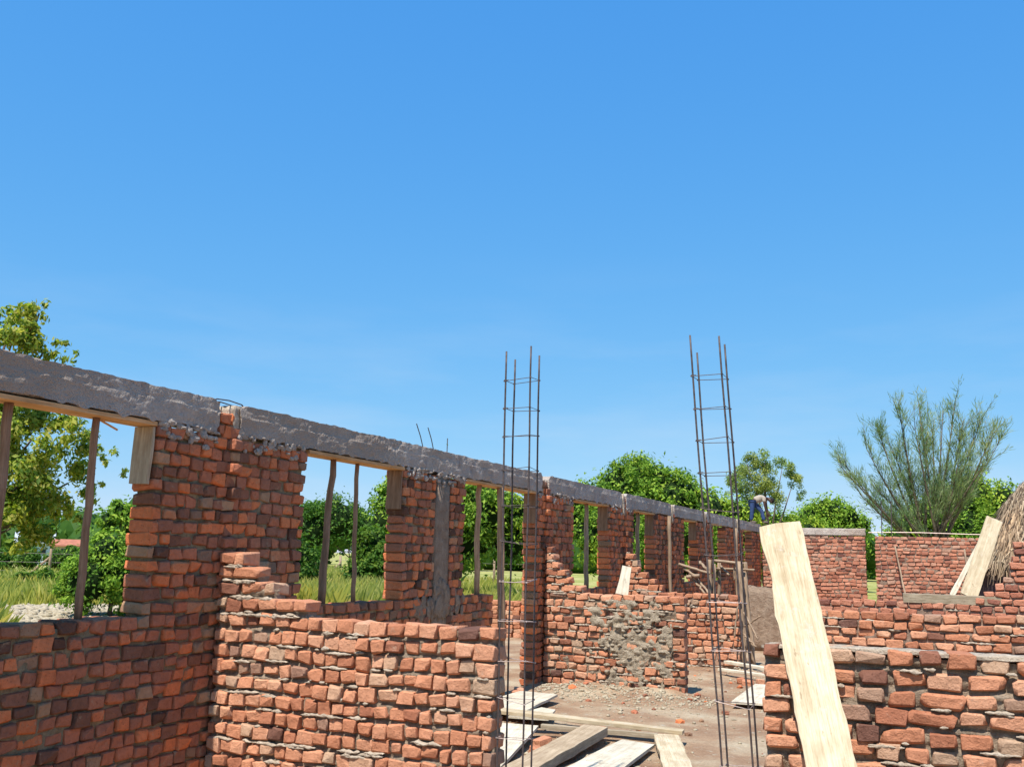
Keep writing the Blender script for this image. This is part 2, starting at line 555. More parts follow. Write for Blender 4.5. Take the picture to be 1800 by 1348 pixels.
def brick_wall(name, label, axis, x0, y0, solid, zmax, t=0.23, ch=0.119, pitch=0.165, bmat='brick', mmat='mortar',
               rough=1.0, mstep=0.035, recess=0.018, lumps=0, hr=(0.70, 0.86), jr=(0.012, 0.03), squeeze=0.0, cap=0.0, seed=1, extra=(), zmin=0.0, ucoarse=None, stepf=None):
    """axis X: near face at y = y0, depth runs to +Y, u along +X from x0.  axis Y: near face at x = x0, depth to -X, u along +Y from y0."""
    r = random.Random(seed)
    W = thing(name, label, 'brick wall')

    def P(u, d, z):
        return (x0 + u, y0 + d, z) if axis == 'X' else (x0 - d, y0 + u, z)
    W.location = P(0.5 * sum(solid(zmin + 0.05)[0]), t / 2, zmin)
    rot = 0.0 if axis == 'X' else math.pi / 2
    items = []
    ncourse = int(round((zmax - zmin) / ch))
    for k in range(ncourse):
        zc = zmin + (k + 0.5) * ch
        for (u0, u1) in solid(zc):
            u = u0 + r.uniform(0, 0.0)
            first = True
            while u < u1 - 0.03:
                wid = pitch * r.uniform(0.80, 1.2) * (1.45 if u1 - u0 < 1.0 and axis == 'X' else 1)
                if r.random() < 0.08:
                    wid *= 1.35
                if first and k % 2:
                    wid *= 0.62
                first = False
                if u + wid > u1 - 0.06:
                    wid = u1 - u
                joint = r.uniform(*jr)
                if r.random() < 0.05:
                    joint += 0.02
                bw = max(0.03, wid - joint)
                uc = u + wid / 2
                wob = 0.014 * rough * nz(uc * 1.3, k * 0.2 + seed * 7, 3.3) * 2
                hz = ch * r.uniform(*hr) * (0.86 if r.random() < 0.08 * rough else 1)
                zc_ = zc + (ch - hz) / 2 - 0.002
                d = r.gauss(0, 0.007) * rough
                items.append((uc + r.gauss(0, 0.003), d, zc_ + wob * 0.6 + r.gauss(0, 0.003) * rough, bw, t + r.gauss(0, 0.008), hz,
                              r.gauss(0, 0.035) * rough, r.gauss(0, 0.03) * rough, r.gauss(0, 0.025) * rough))
                u += wid
    for e in extra:
        items.append(e)
    placed = []
    for it in items:
        p = P(it[0], it[1] + t / 2, it[2])
        z = in_view(P(it[0], it[1], it[2]))
        placed.append((z if z is not None else 1e6 + r.random(), it, p))
    placed.sort(key=lambda q: q[0])
    rest = MB()
    wl = Vector(W.location)
    for i, (z, it, p) in enumerate(placed):
        v = r.randrange(NV)
        fl = r.choice(FLIPS)
        E = Matrix.Rotation(rot, 3, 'Z') @ Matrix.Rotation(it[6], 3, 'Z') @ Matrix.Rotation(it[7], 3, 'Y') @ Matrix.Rotation(it[8], 3, 'X')
        S = Matrix.Diagonal((it[3], it[4], it[5]))
        if i < 300 and z < 1e6:
            o = bpy.data.objects.new('brick', BV[bmat][v])
            COL.objects.link(o)
            o.parent = W
            A = (E @ fl @ S).to_4x4()
            A.translation = Vector(p) - wl
            o.matrix_local = A
        else:
            A = np.array(E @ fl @ S)
            rest.add(BVERTS[v] @ A.T + np.array(p), BFACES[v], r.random())
    if rest.n:
        o = rest.build('brick', M[bmat], W)
        fl_ = [True] * len(o.data.polygons)
        for b0 in range(0, len(fl_), 26):
            fl_[b0:b0 + 6] = [False] * 6
        o.data.polygons.foreach_set('use_smooth', fl_)
        o['kind'] = 'stuff'
    # mortar body: one bumpy plate through the wall
    mort = MB()
    iv0 = [solid(zmin + (k + 0.5) * ch) for k in range(ncourse)]
    umin = min(i[0] for iv in iv0 for i in iv if iv)
    umax = max(i[1] for iv in iv0 for i in iv)
    us = [umin + 0.012]
    while us[-1] < umax - 0.012:
        st = stepf(us[-1]) if stepf else mstep
        us.append(us[-1] + st)
    zs = [zmin]
    while zs[-1] < zmin + ncourse * ch + cap - 0.02:
        zs.append(zs[-1] + mstep)
    zs[-1] = zmin + ncourse * ch + cap - (0.035 if cap == 0 else 0)
    nu, nzz = len(us), len(zs)
    cell = np.zeros((nu - 1, nzz - 1), bool)
    for j in range(nzz - 1):
        zc = (zs[j] + zs[j + 1]) / 2
        k = min(ncourse - 1, max(0, int((zc - zmin) / ch)))
        for (a, b) in iv0[k]:
            for i in range(nu - 1):
                if us[i] > a + 0.008 and us[i + 1] < b - 0.008 and not (cap == 0 and k + 1 < ncourse and zs[j + 1] > zmin + (k + 1) * ch - 0.03 and not any(q0 <= us[i] and q1 >= us[i + 1] for q0, q1 in iv0[k + 1])):
                    cell[i, j] = True
    vid = {}
    vs, fs = [], []

    def V(i, j, back):
        kk = (i, j, back)
        if kk not in vid:
            u, z = us[i], zs[j]
            n = fbm(u + seed * 13, z, 0.5 if not back else 9.5, 11, 3) * 0.013 + nz(u, z, seed * 3.1, 34) * 0.005
            if squeeze and not back:
                q = (z - zmin) / ch
                dj = abs(q - round(q) - 0.02) * ch
                n -= 0.018 * max(0, 1 - (abs(q - round(q) - 0.17) * ch / 0.014) ** 2)
                n += squeeze * max(0, 1 - (dj / 0.020) ** 2) * min(1, max(0, -0.05 + 2.6 * fbm(u * 1.0 + round(q) * 5.3, seed, round(q), 6, 3)))
            topd = zmin + ncourse * ch - z
            dd = recess - n * rough
            if cap and topd < 0.03:
                dd = 0.004 - n
                z += 0.012 * nz(u, 7.0, seed, 6)
            vid[kk] = len(vs)
            vs.append(P(u + nz(u, z, 5, 20) * 0.01, t - dd if back else dd, z))
        return vid[kk]
    for i in range(nu - 1):
        for j in range(nzz - 1):
            if not cell[i, j]:
                continue
            fs.append((V(i, j, 0), V(i + 1, j, 0), V(i + 1, j + 1, 0), V(i, j + 1, 0)))
            fs.append((V(i, j, 1), V(i, j + 1, 1), V(i + 1, j + 1, 1), V(i + 1, j, 1)))
            for (di, dj, a, b) in ((-1, 0, (i, j), (i, j + 1)), (1, 0, (i + 1, j + 1), (i + 1, j)), (0, -1, (i + 1, j), (i, j)), (0, 1, (i, j + 1), (i + 1, j + 1))):
                ii, jj = i + di, j + dj
                if 0 <= ii < nu - 1 and 0 <= jj < nzz - 1 and cell[ii, jj]:
                    continue
                fs.append((V(*a, 0), V(*b, 0), V(*b, 1), V(*a, 1)))
    mort.add(vs, fs)
    lm = MB()
    for _ in range(lumps):
        k = r.randrange(ncourse)
        z = zmin + k * ch + r.gauss(0.0, 0.010)
        iv = solid(min(zmin + ncourse * ch - 0.01, z + 0.04))
        a, b = iv[0]
        u = r.uniform(a + 0.03, b - 0.03)
        ln = min(b - 0.02 - u, r.choice((0.05, 0.08, 0.13, 0.2, 0.32)) * r.uniform(0.8, 1.3))
        if ln > 0.03:
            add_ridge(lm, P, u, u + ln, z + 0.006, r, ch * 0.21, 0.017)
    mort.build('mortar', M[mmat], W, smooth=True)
    if lumps:
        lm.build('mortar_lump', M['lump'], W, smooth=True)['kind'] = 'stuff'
    return W, P


ICO = {}


def ico(sub=1):
    if sub not in ICO:
        bm = bmesh.new()
        bmesh.ops.create_icosphere(bm, subdivisions=sub, radius=1)
        ICO[sub] = (np.array([v.co[:] for v in bm.verts]), [tuple(v.index for v in f.verts) for f in bm.faces])
        bm.free()
    return ICO[sub]


def add_lump(mb, c, s, r, rot=0.0, tone=0.0, sub=1):
    v, f = ico(sub)
    if sub == 1:
        k = v * np.array([[r.uniform(0.7, 1.3)] for _ in range(len(v))])
    else:
        o = r.uniform(0, 50)
        k = v * np.array([[1 + 0.45 * nz(q[0] + o, q[1], q[2], 1.6)] for q in v])
    q = k * np.array(s)
    a = rot + r.uniform(-0.2, 0.2)
    ca, sa = math.cos(a), math.sin(a)
    x = q[:, 0] * ca - q[:, 1] * sa
    y = q[:, 0] * sa + q[:, 1] * ca
    mb.add(np.stack([x, y, q[:, 2]], 1) + np.array(c), f, tone)


def add_ridge(mb, P, u0, u1, z, r, hmax=0.018, proud=0.02):
    n = max(3, int((u1 - u0) / 0.013))
    o = r.uniform(0, 90)
    vs, fs = [], []
    for i in range(n + 1):
        u = u0 + (u1 - u0) * i / n
        e = min(1.0, 4.0 * min(i, n - i) / n + 0.15)
        a = 0.5 + 0.8 * nz(u * 1.0 + o, 2.0, 1.0, 26)
        h = max(0.002, hmax * e * max(0.15, a))
        q = max(0.002, proud * e * max(0.1, 0.5 + 0.8 * nz(u + o, 7.0, 3.0, 34)))
        zc = z + 0.010 * nz(u + o, 5.0, 2.0, 13) - 0.35 * h * max(0, nz(u + o, 9, 9, 22))
        for (dd, dz) in ((0.03, -h), (0.004 - q * 0.6, -h * (0.7 + 0.9 * max(0, nz(u + o, 1, 1, 30)))), (-q, -0.1 * h), (-q * 0.55, h * 0.75), (0.03, h)):
            vs.append(P(u, dd, zc + dz))
    for i in range(n):
        for k in range(4):
            fs.append((i * 5 + k, (i + 1) * 5 + k, (i + 1) * 5 + k + 1, i * 5 + k + 1))
    mb.add(vs, fs)


def rough_block(u0, u1, d0, d1, z0, z1, P, step=0.05, amp=0.012, seed=0, ragged=0.0, endround=0.0, nd=6, ledge=0.0):
    """a cast block with uneven faces: sections along u joined into one skin"""
    mb = MB()
    n = max(2, int((u1 - u0) / step))
    prof = []
    for k in range(nd + 1):
        prof.append((d0, z0 + (z1 - z0) * k / nd))
    for k in range(1, nd + 1):
        prof.append((d0 + (d1 - d0) * k / nd, z1))
    for k in range(1, nd + 1):
        prof.append((d1, z1 - (z1 - z0) * k / nd))
    for k in range(1, nd):
        prof.append((d1 - (d1 - d0) * k / nd, z0))
    m = len(prof)
    vs, fs = [], []
    for i in range(n + 1):
        u = u0 + (u1 - u0) * i / n
        e = min(i, n - i) * (u1 - u0) / n
        sh = endround * max(0, 1 - e / 0.10) ** 2
        rough_zone = 0.12 + 1.2 * max(0, fbm(u, seed, 4.4, 0.9, 2))
        for k, (d, z) in enumerate(prof):
            a = fbm(u, d * 3 + seed, z * 2, 4.0, 4) * amp * 0.6
            b = fbm(u + 20, d * 3, z * 2 + seed, 7.0, 3) * amp
            pit = fbm(u, d * 2 + seed * 2, z, 19.0, 3)
            a += amp * 1.3 * rough_zone * max(0, pit - 0.05)
            if ledge and z > z0 + (z1 - z0) * 0.62:
                a += ledge
            zz = z + b * 0.6
            if z >= z1 - 1e-6:
                zz += 0.5 * amp * nz(u, seed, 1, 2.3) + 0.7 * amp * max(0, nz(u, seed, d * 3, 14)) - sh
            if ragged and z <= z0 + 1e-6:
                zz += -ragged * max(0, fbm(u, seed, 2.2, 6, 3))
            sgn = 1 if d < (d0 + d1) / 2 else -1
            vs.append(P(u + (b if 0 < i < n else b * 2), d + sgn * a, zz))
    for i in range(n):
        for k in range(m):
            k2 = (k + 1) % m
            fs.append((i * m + k, (i + 1) * m + k, (i + 1) * m + k2, i * m + k2))
    fs.append(tuple(range(m)))
    fs.append(tuple(n * m + k for k in reversed(range(m))))
    mb.add(vs, fs)
    return mb


def frame_from(p0, p1, up=(0, 0, 1)):
    p0, p1 = Vector(p0), Vector(p1)
    x = (p1 - p0).normalized()
    upv = Vector(up)
    y = upv.cross(x)
    if y.length < 1e-3:
        y = Vector((0, 1, 0))
    y.normalize()
    z = x.cross(y)
    A = Matrix((x, y, z)).transposed().to_4x4()
    A.translation = p0
    return A, (p1 - p0).length


def plank(name, label, cat, p0, p1, width, thick, mat, up=(0, 0, 1), group=None, wav=0.006, seg=12, seed=0, bend=0.0, taper=1.0, jag=0.0):
    """a sawn board from p0 to p1; local X runs along it"""
    A, L = frame_from(p0, p1, up)
    r = random.Random(seed + 900)
    mb = MB()
    vs, fs = [], []
    c = 0.0025
    for i in range(seg + 1):
        x = L * i / seg
        wl = width / 2 * (1 + (taper - 1) * i / seg) + wav * nz(x, seed, 1, 3) * 2
        wr = width / 2 * (1 + (taper - 1) * i / seg) + wav * nz(x, seed, 5, 3) * 2
        wl += jag * nz(x, seed, 21, 19)
        wr += jag * max(0, nz(x, seed, 33, 9)) * 2.5
        zb = bend * 4 * (i / seg) * (1 - i / seg) + 0.3 * wav * nz(x, seed, 9, 2)
        h = thick / 2
        ring = [(-wl, -h + c), (-wl + c, -h), (wr - c, -h), (wr, -h + c), (wr, h - c), (wr - c, h), (0.2 * wr, h + 0.25 * wav), (-0.3 * wl, h), (-wl + c, h), (-wl, h - c)]
        for (y, z) in ring:
            xe = x
            if i in (0, seg):
                xe = x + wav * 2.2 * nz(y, seed, 3, 9)
            vs.append((xe, y, z + zb))
    m = 10
    for i in range(seg):
        for k in range(m):
            k2 = (k + 1) % m
            fs.append((i * m + k, (i + 1) * m + k, (i + 1) * m + k2, i * m + k2))
    fs.append(tuple(range(m)))
    fs.append(tuple(seg * m + k for k in reversed(range(m))))
    mb.add(vs, fs)
    o = mb.build(name, M[mat])
    o.matrix_world = A
    if cat:
        tag(o, label, cat, group, 'thing')
    return o


def pole(name, label, cat, pts, r0, r1, mat, group=None, seg=8, seed=0, wob=0.012, parent=None):
    pts = [Vector(p) for p in pts]
    out = []
    n = 9
    for i in range(n + 1):
        f = i / n * (len(pts) - 1)
        k = min(int(f), len(pts) - 2)
        p = pts[k].lerp(pts[k + 1], f - k)
        if 0 < i < n:
            p = p + Vector((nz(i * 0.7, seed, 1) * wob, nz(i * 0.7, seed, 4) * wob, 0)) * 2
        out.append(p)
    A, L = frame_from(pts[0], pts[-1])
    Ai = A.inverted()
    mb = MB()
    mb.tube([Ai @ p for p in out], [(r0 + (r1 - r0) * i / n) * (1 + 0.12 * nz(i, seed, 8, 0.9)) for i in range(n + 1)], seg)
    o = mb.build(name, M[mat], smooth=True)
    o.matrix_world = A
    if cat:
        tag(o, label, cat, group, 'thing')
    return o


def quad_board(name, label, corners, z, thick, mat, seed=0, group=None, tilt=(0, 0)):
    """a flat board lying on the ground, corners counter-clockwise seen from above"""
    c = [Vector((q[0], q[1], 0)) for q in corners]
    o0 = sum(c, Vector()) / len(c)
    e = max(range(4), key=lambda i: (c[(i + 1) % 4] - c[i]).length)
    ang = math.atan2((c[(e + 1) % 4] - c[e]).y, (c[(e + 1) % 4] - c[e]).x)
    Ri = Matrix.Rotation(-ang, 3, 'Z')
    loc = [Ri @ (q - o0) for q in c]
    mb = MB()
    n = 6
    vs, fs = [], []
    for lay, zz in ((0, -thick / 2), (1, thick / 2)):
        for j in range(n + 1):
            for i in range(n + 1):
                a = loc[0].lerp(loc[1], i / n)
                b = loc[3].lerp(loc[2], i / n)
                p = a.lerp(b, j / n)
                edge = i in (0, n) or j in (0, n)
                wv = 0.008 if edge else 0
                vs.append((p.x + wv * nz(p.x, p.y, seed, 5), p.y + wv * nz(p.x, p.y, seed + 3, 5),
                           zz + 0.008 * nz(p.x, p.y, seed + 1, 1.7) + p.x * tilt[0] + p.y * tilt[1]))
    N1 = (n + 1) * (n + 1)
    for j in range(n):
        for i in range(n):
            a = j * (n + 1) + i
            fs.append((a, a + n + 1, a + n + 2, a + 1))
            fs.append((N1 + a, N1 + a + 1, N1 + a + n + 2, N1 + a + n + 1))
    for k in range(n):
        for (a, b) in ((k, k + 1), (n * (n + 1) + k + 1, n * (n + 1) + k), ((k + 1) * (n + 1), k * (n + 1)), (k * (n + 1) + n, (k + 1) * (n + 1) + n)):
            fs.append((a, b, N1 + b, N1 + a))
    mb.add(vs, fs)
    o = mb.build(name, M[mat])
    o.matrix_world = Matrix.Translation((o0.x, o0.y, z)) @ Matrix.Rotation(ang, 4, 'Z')
    tag(o, label, 'board', group, 'thing')
    return o


# ------------------------------------------------------------------ ground
def axis_vals(lo, hi, f0, f1, fine, coarse):
    out = []
    v = f0
    while v < f1:
        out.append(v)
        v += fine
    out.append(f1)
    st, v = fine, f1
    while v < hi:
        st = min(st * 1.35, coarse)
        v += st
        out.append(min(v, hi))
    st, v = fine, f0
    pre = []
    while v > lo:
        st = min(st * 1.35, coarse)
        v -= st
        pre.append(max(v, lo))
    return list(reversed(pre)) + out


def ground_z(x, y):
    h = fbm(x, y, 0.3, 0.55, 4) * 0.035 + fbm(x, y, 4.1, 3.0, 3) * 0.012
    d = abs(y - 14.2)
    if -5.7 < x < -3.2 and y < 14.3:
        h += 0.10 * max(0, 1 - d / 1.0) * (0.7 + 0.6 * fbm(x, y, 8, 2.2, 3))
    return h


xs = axis_vals(-700, 700, -6.2, 1.5, 0.09, 60)
ys = axis_vals(-120, 900, 6.0, 20.0, 0.09, 60)
g = MB()
gv = [(x, y, ground_z(x, y) if (-60 < x < 20 and -5 < y < 80) else 0.0) for y in ys for x in xs]
nx = len(xs)
g.add(gv, [(j * nx + i, j * nx + i + 1, (j + 1) * nx + i + 1, (j + 1) * nx + i) for j in range(len(ys) - 1) for i in range(nx - 1)])
tag(g.build('ground', M['ground'], smooth=True), kind='structure')

# ------------------------------------------------------------------ the long wall with its windows
XL = -5.63
LW0 = 1.6
LT = 0.23
SILL, BB, BT = 1.37, 2.872, 3.15
JUNC = [6.73, 14.2, 18.35, 22.1, 25.5, 29.9]
WIN = [(3.1, 5.91), (7.92, 9.83), (11.42, 12.38), (15.56, 17.44), (19.05, 20.6), (23.25, 24.6), (26.5, 28.1), (30.9, 32.3)]
DOOR = (12.38, 13.9)
LEND = 34.1


def left_solid(z):
    iv = [(LW0 - LW0, LEND - LW0)]
    iv = sub_iv(iv, DOOR[0] - LW0, DOOR[1] - LW0)
    iv = sub_iv(iv, 10.62 - LW0, 11.02 - LW0)
    if z > SILL:
        for a, b in WIN:
            iv = sub_iv(iv, a - LW0, b - LW0)
    if z > BB:
        out = []
        for j in JUNC if z < 3.05 else ():
            out.append((j - 0.12 - LW0, j + 0.14 - LW0))
        return out
    return iv


extra = []
for j in JUNC:      # toothed ends left standing for the cross walls
    for k in range(13, 28):
        extra.append((j + 0.09 - LW0 + R.gauss(0, 0.012), (-0.045 if k % 2 == 0 else -0.012) + R.gauss(0, 0.012), (k + 0.5) * 0.1053, 0.13, 0.23, 0.086, R.gauss(0, 0.06), R.gauss(0, 0.04), 0))
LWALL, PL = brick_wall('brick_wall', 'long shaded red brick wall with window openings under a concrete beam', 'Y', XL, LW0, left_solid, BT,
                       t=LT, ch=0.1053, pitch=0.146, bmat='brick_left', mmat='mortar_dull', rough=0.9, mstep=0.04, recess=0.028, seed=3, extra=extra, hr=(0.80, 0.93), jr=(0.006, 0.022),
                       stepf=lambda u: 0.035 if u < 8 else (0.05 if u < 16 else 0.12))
# ring beam: one cast piece per room
cuts = [LW0] + JUNC + [LEND]
for i in range(len(cuts) - 1):
    a = cuts[i] + (0.15 if i else 0) - LW0
    b = cuts[i + 1] - (0.13 if i < len(cuts) - 2 else 0) - LW0
    mb = rough_block(a, b, -0.012, LT + 0.012, BB + 0.012, BT, PL, 0.022 if i < 2 else 0.08, 0.019 if i < 2 else 0.014, i * 3 + 1, 0.05, 0.06, 12 if i < 2 else 5, 0.007)
    rr = random.Random(40 + i)
    # spilt concrete over the top courses of the piers
    for (pa, pb) in ((5.95, 7.85), (9.9, 11.4), (13.95, 15.5), (17.5, 19.0)):
        for _ in range(60):
            u = rr.uniform(pa, pb)
            if a + LW0 < u < b + LW0:
                add_lump(mb, PL(u - LW0, rr.uniform(-0.012, 0.012), BB + 0.02 - abs(rr.gauss(0, 0.07))), (rr.uniform(0.02, 0.06), 0.02, rr.uniform(0.012, 0.035)), rr, math.pi / 2, sub=2)
    mb.build('ring_beam', M['concrete'], LWALL)
# concrete column cast inside the pier between the second and third window
mb = rough_block(10.635 - LW0, 11.005 - LW0, 0.006, LT - 0.006, 0.0, BB - 0.01, PL, 0.06, 0.014, 77)
rr = random.Random(3)
for _ in range(80):
    q = rr.gauss(0, 0.26)
    add_lump(mb, PL(10.82 - LW0 + q * (1.2 if rr.random() < 0.7 else 0.5), rr.uniform(0.0, 0.008), SILL - 0.08 + abs(rr.gauss(0, 0.2)) * (1 - min(0.8, abs(q))) - 0.12), (rr.uniform(0.03, 0.08), 0.011, rr.uniform(0.05, 0.13)), rr, math.pi / 2, sub=2)
mb.build('concrete_column', M['mudwall'], LWALL, smooth=True)
# bars left sticking out of the beam
for k, (y, dy, h) in enumerate(((10.45, -0.22, 0.28), (10.72, -0.2, 0.27), (11.05, 0.0, 0.2))):
    mb = MB()
    mb.tube([(XL - 0.1, y, BT - 0.05), (XL - 0.1, y + dy * 0.5, BT + h * 0.5), (XL - 0.1, y + dy, BT + h)], 0.006, 6)
    mb.build('starter_bar', M['steel'], LWALL)

for k, j in enumerate(JUNC[2:]):
    rough_block(j - 0.13 - LW0, j - 0.05 - LW0, -0.04, 0.12, 2.72, 3.12, PL, 0.02, 0.02, k + 5).build('mortar_stub', M['lump'], LWALL, smooth=True)

rough_block(6.80 - LW0, 6.88 - LW0, 0.0, 0.2, 2.9, 3.13, PL, 0.02, 0.02, 31).build('mortar_stub', M['lump'], LWALL, smooth=True)
for dx, h in ((-0.05, 3.175), (-0.14, 3.165)):
    mb = MB()
    mb.tube([(XL + dx, 6.45, 3.10), (XL + dx, 6.62, h - 0.01), (XL + dx, 6.78, h), (XL + dx, 6.95, h - 0.012), (XL + dx, 7.05, 3.10)], 0.006, 6)
    mb.build('starter_bar', M['steel'], LWALL, smooth=True)

# formwork under the beam, jamb boards and props
wl = ['leftmost window', 'second window from the left', 'third window and doorway',
      'narrow fourth opening past the doorway', 'fifth opening beside stepped bricks', 'sixth far opening']
for i, (a, b) in enumerate(WIN[:6]):
    b2 = DOOR[1] if i == 2 else b
    plank('formwork_plank', 'tan formwork plank under the beam over the ' + wl[i], 'plank',
          (XL - LT / 2 + 0.01, a + 0.02, BB - 0.022), (XL - LT / 2 + 0.01, b2 - 0.02, BB - 0.022), 0.225, 0.034, 'form', seed=i, group='formwork planks under the beam')
    plank('jamb_board', 'short tan board at the top of the far jamb, ' + wl[i], 'board',
          (XL - LT / 2, b2 - 0.022, BB - 0.042), (XL - LT / 2, b2 - 0.035, BB - (0.49 if i == 0 else 0.48)), 0.19, 0.028, 'tan' if i == 0 else 'pole', up=(0, 1, 0), seed=20 + i, group='boards on the window jambs')
XP = XL - 0.12
plank('wood_splinter', 'thin splinter of wood hanging below the formwork of the leftmost window', 'splinter', (XL - 0.16, 5.44, BB - 0.035), (XL - 0.14, 5.63, BB - 0.10), 0.02, 0.012, 'form', seed=80)
pole('timber_prop', 'rough brown prop at the left edge of the leftmost window', 'pole', [(XP, 4.665, SILL - 0.01), (XP, 4.64, BB - 0.04)], 0.034, 0.031, 'pole', 'props standing in the window openings', seed=1)
pole('timber_prop', 'slender brown prop standing right of middle in the leftmost window', 'pole', [(XP, 5.41, SILL - 0.01), (XP + 0.02, 5.38, BB - 0.04)], 0.031, 0.027, 'pole', 'props standing in the window openings', seed=2)
pole('timber_prop', 'thicker crooked prop, left of the two in the second window', 'pole', [(XP, 8.47, SILL - 0.01), (XP, 8.49, 2.1), (XP, 8.545, BB - 0.04)], 0.040, 0.032, 'pole', 'props standing in the window openings', seed=3, wob=0.009)
pole('timber_prop', 'thin dark prop, right of the two in the second window', 'pole', [(XP, 9.06, SILL - 0.01), (XP, 9.02, 2.1), (XP, 9.005, BB - 0.04)], 0.026, 0.024, 'pole', 'props standing in the window openings', seed=4, wob=0.009)
pole('timber_prop', 'grey brown prop standing alone in the third window', 'pole', [(XP, 12.1, SILL - 0.01), (XP, 12.06, 2.2), (XP, 12.09, BB - 0.04)], 0.040, 0.036, 'post', 'props standing in the window openings', seed=5)
pole('timber_post', 'tall brown post from ground to beam at the doorway in the long wall', 'pole', [(XL + 0.06, 12.58, 0), (XL + 0.03, 12.57, 1.4), (XL - 0.02, 12.55, BB - 0.04)], 0.055, 0.047, 'post', seed=6)
pole('timber_prop', 'pale prop in the narrow fourth opening past the doorway', 'pole', [(XP, 16.55, SILL - 0.01), (XP, 16.5, BB - 0.04)], 0.045, 0.04, 'stick', 'props standing in the window openings', seed=7)
pole('timber_prop', 'pale prop in the fifth opening beside the stepped bricks', 'pole', [(XP, 19.75, SILL - 0.01), (XP, 19.7, BB - 0.04)], 0.045, 0.04, 'stick', 'props standing in the window openings', seed=8)
pole('timber_prop', 'thin grey pole against the far shaded wall above the scaffold sticks', 'pole', [(XL + 0.1, 29.2, 0), (XL + 0.1, 29.15, BB - 0.02)], 0.05, 0.045, 'stick', seed=9)
pole('timber_prop', 'thin grey pole against the long wall left of the scaffold sticks', 'pole', [(XL + 0.09, 21.6, 0), (XL + 0.09, 21.5, BB - 0.02)], 0.045, 0.04, 'stick', seed=10)


# ------------------------------------------------------------------ cross walls
def racked(u1, zt, steps):
    """solid() of a low wall whose left end climbs in steps; steps = [(z, length)]"""
    def f(z):
        if z < zt:
            return [(0.0, u1)]
        for zz, ln in steps:
            if z < zz:
                return [(0.0, ln)]
        return []
    return f


CH = 0.119
zt = CH * 11.5
ZT = CH * 11 + 0.06   # 1.37 with the last course


def low_wall(u1, nc, steps=(), c=None):
    """steps: lengths of each further course above nc courses"""
    def f(z):
        k = int(z / (c or CH))
        if k < nc:
            return [(0.0, u1)]
        if k - nc < len(steps):
            return [(0.0, steps[k - nc])]
        return []
    return f


CH2 = 1.37 / 12
CH = CH2


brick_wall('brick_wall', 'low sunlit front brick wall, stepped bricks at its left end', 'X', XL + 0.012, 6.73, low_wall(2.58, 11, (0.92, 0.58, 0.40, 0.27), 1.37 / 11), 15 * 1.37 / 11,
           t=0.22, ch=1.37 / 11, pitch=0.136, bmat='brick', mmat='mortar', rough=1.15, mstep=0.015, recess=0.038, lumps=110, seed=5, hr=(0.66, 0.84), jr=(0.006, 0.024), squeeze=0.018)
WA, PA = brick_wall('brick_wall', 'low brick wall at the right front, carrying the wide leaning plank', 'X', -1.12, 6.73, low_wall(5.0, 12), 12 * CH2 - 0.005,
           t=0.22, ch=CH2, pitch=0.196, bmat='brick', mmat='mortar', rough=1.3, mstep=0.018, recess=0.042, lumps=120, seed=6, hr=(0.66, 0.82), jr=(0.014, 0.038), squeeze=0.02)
rough_block(0.02, 5.0, 0.016, 0.21, 12 * CH2 - 0.02, 12 * CH2 + 0.001, PA, 0.03, 0.016, 15, 0.0).build('mortar_cap', M['lump'], WA, smooth=True)
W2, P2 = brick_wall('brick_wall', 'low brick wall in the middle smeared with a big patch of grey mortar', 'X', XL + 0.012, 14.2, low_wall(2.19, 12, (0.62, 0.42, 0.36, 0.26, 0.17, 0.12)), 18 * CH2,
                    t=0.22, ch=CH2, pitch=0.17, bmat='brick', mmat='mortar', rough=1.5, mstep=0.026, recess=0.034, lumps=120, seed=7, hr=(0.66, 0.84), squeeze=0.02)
brick_wall('brick_wall', 'short red brick wall behind the mortar smeared wall, below the scaffold sticks', 'X', XL + 0.012, 18.35, low_wall(2.19, 11, (0.75, 0.62, 0.45, 0.3, 0.28, 0.2, 0.14)), 18 * 0.1175,
           t=0.22, ch=0.1175, pitch=0.17, bmat='brick', mmat='mortar_red', rough=1.4, mstep=0.04, recess=0.034, lumps=70, seed=8, squeeze=0.018)
brick_wall('brick_wall', 'second low brick wall behind the leaning plank at the right', 'X', -1.95, 14.2, low_wall(6.5, 11), 11 * 0.117,
           t=0.22, ch=0.117, pitch=0.2, bmat='brick', mmat='mortar_red', rough=1.35, mstep=0.035, recess=0.038, lumps=110, seed=9, squeeze=0.02)


def wall_c(z):
    k = int(z / 0.1165)
    if k < 11:
        return [(0.0, 8.0)]
    s = (2.7, 2.84, 3.02, 3.14, 3.24, 3.24, 3.28, 3.32, 3.32)
    if k - 11 < len(s):
        return [(s[k - 11], 8.0)]
    return []


brick_wall('brick_wall', 'third low brick wall at the right, rising in steps beside the thatch', 'X', -2.25, 18.35, wall_c, 20 * 0.1165,
           t=0.22, ch=0.1165, pitch=0.19, bmat='brick_far', mmat='mortar_red', rough=1.4, mstep=0.045, recess=0.034, lumps=70, seed=10, squeeze=0.018)


def end_solid(z):
    return sub_iv([(0.0, 14.0)], 3.33, 3.6)


EW, PE = brick_wall('brick_wall', 'tall far end wall of reddish brick split by a vertical slot', 'X', XL + 0.012, 34.1, end_solid, 24 * 0.1167,
                    t=0.23, ch=0.1167, pitch=0.2, bmat='brick_far', mmat='mortar_red', rough=1.5, mstep=0.07, recess=0.026, seed=12, squeeze=0.02)
rough_block(0.05, 3.33, -0.02, 0.25, 2.815, 3.045, PE, 0.12, 0.012, 9, 0.0).build('ring_beam', M['concrete'], EW, smooth=True)

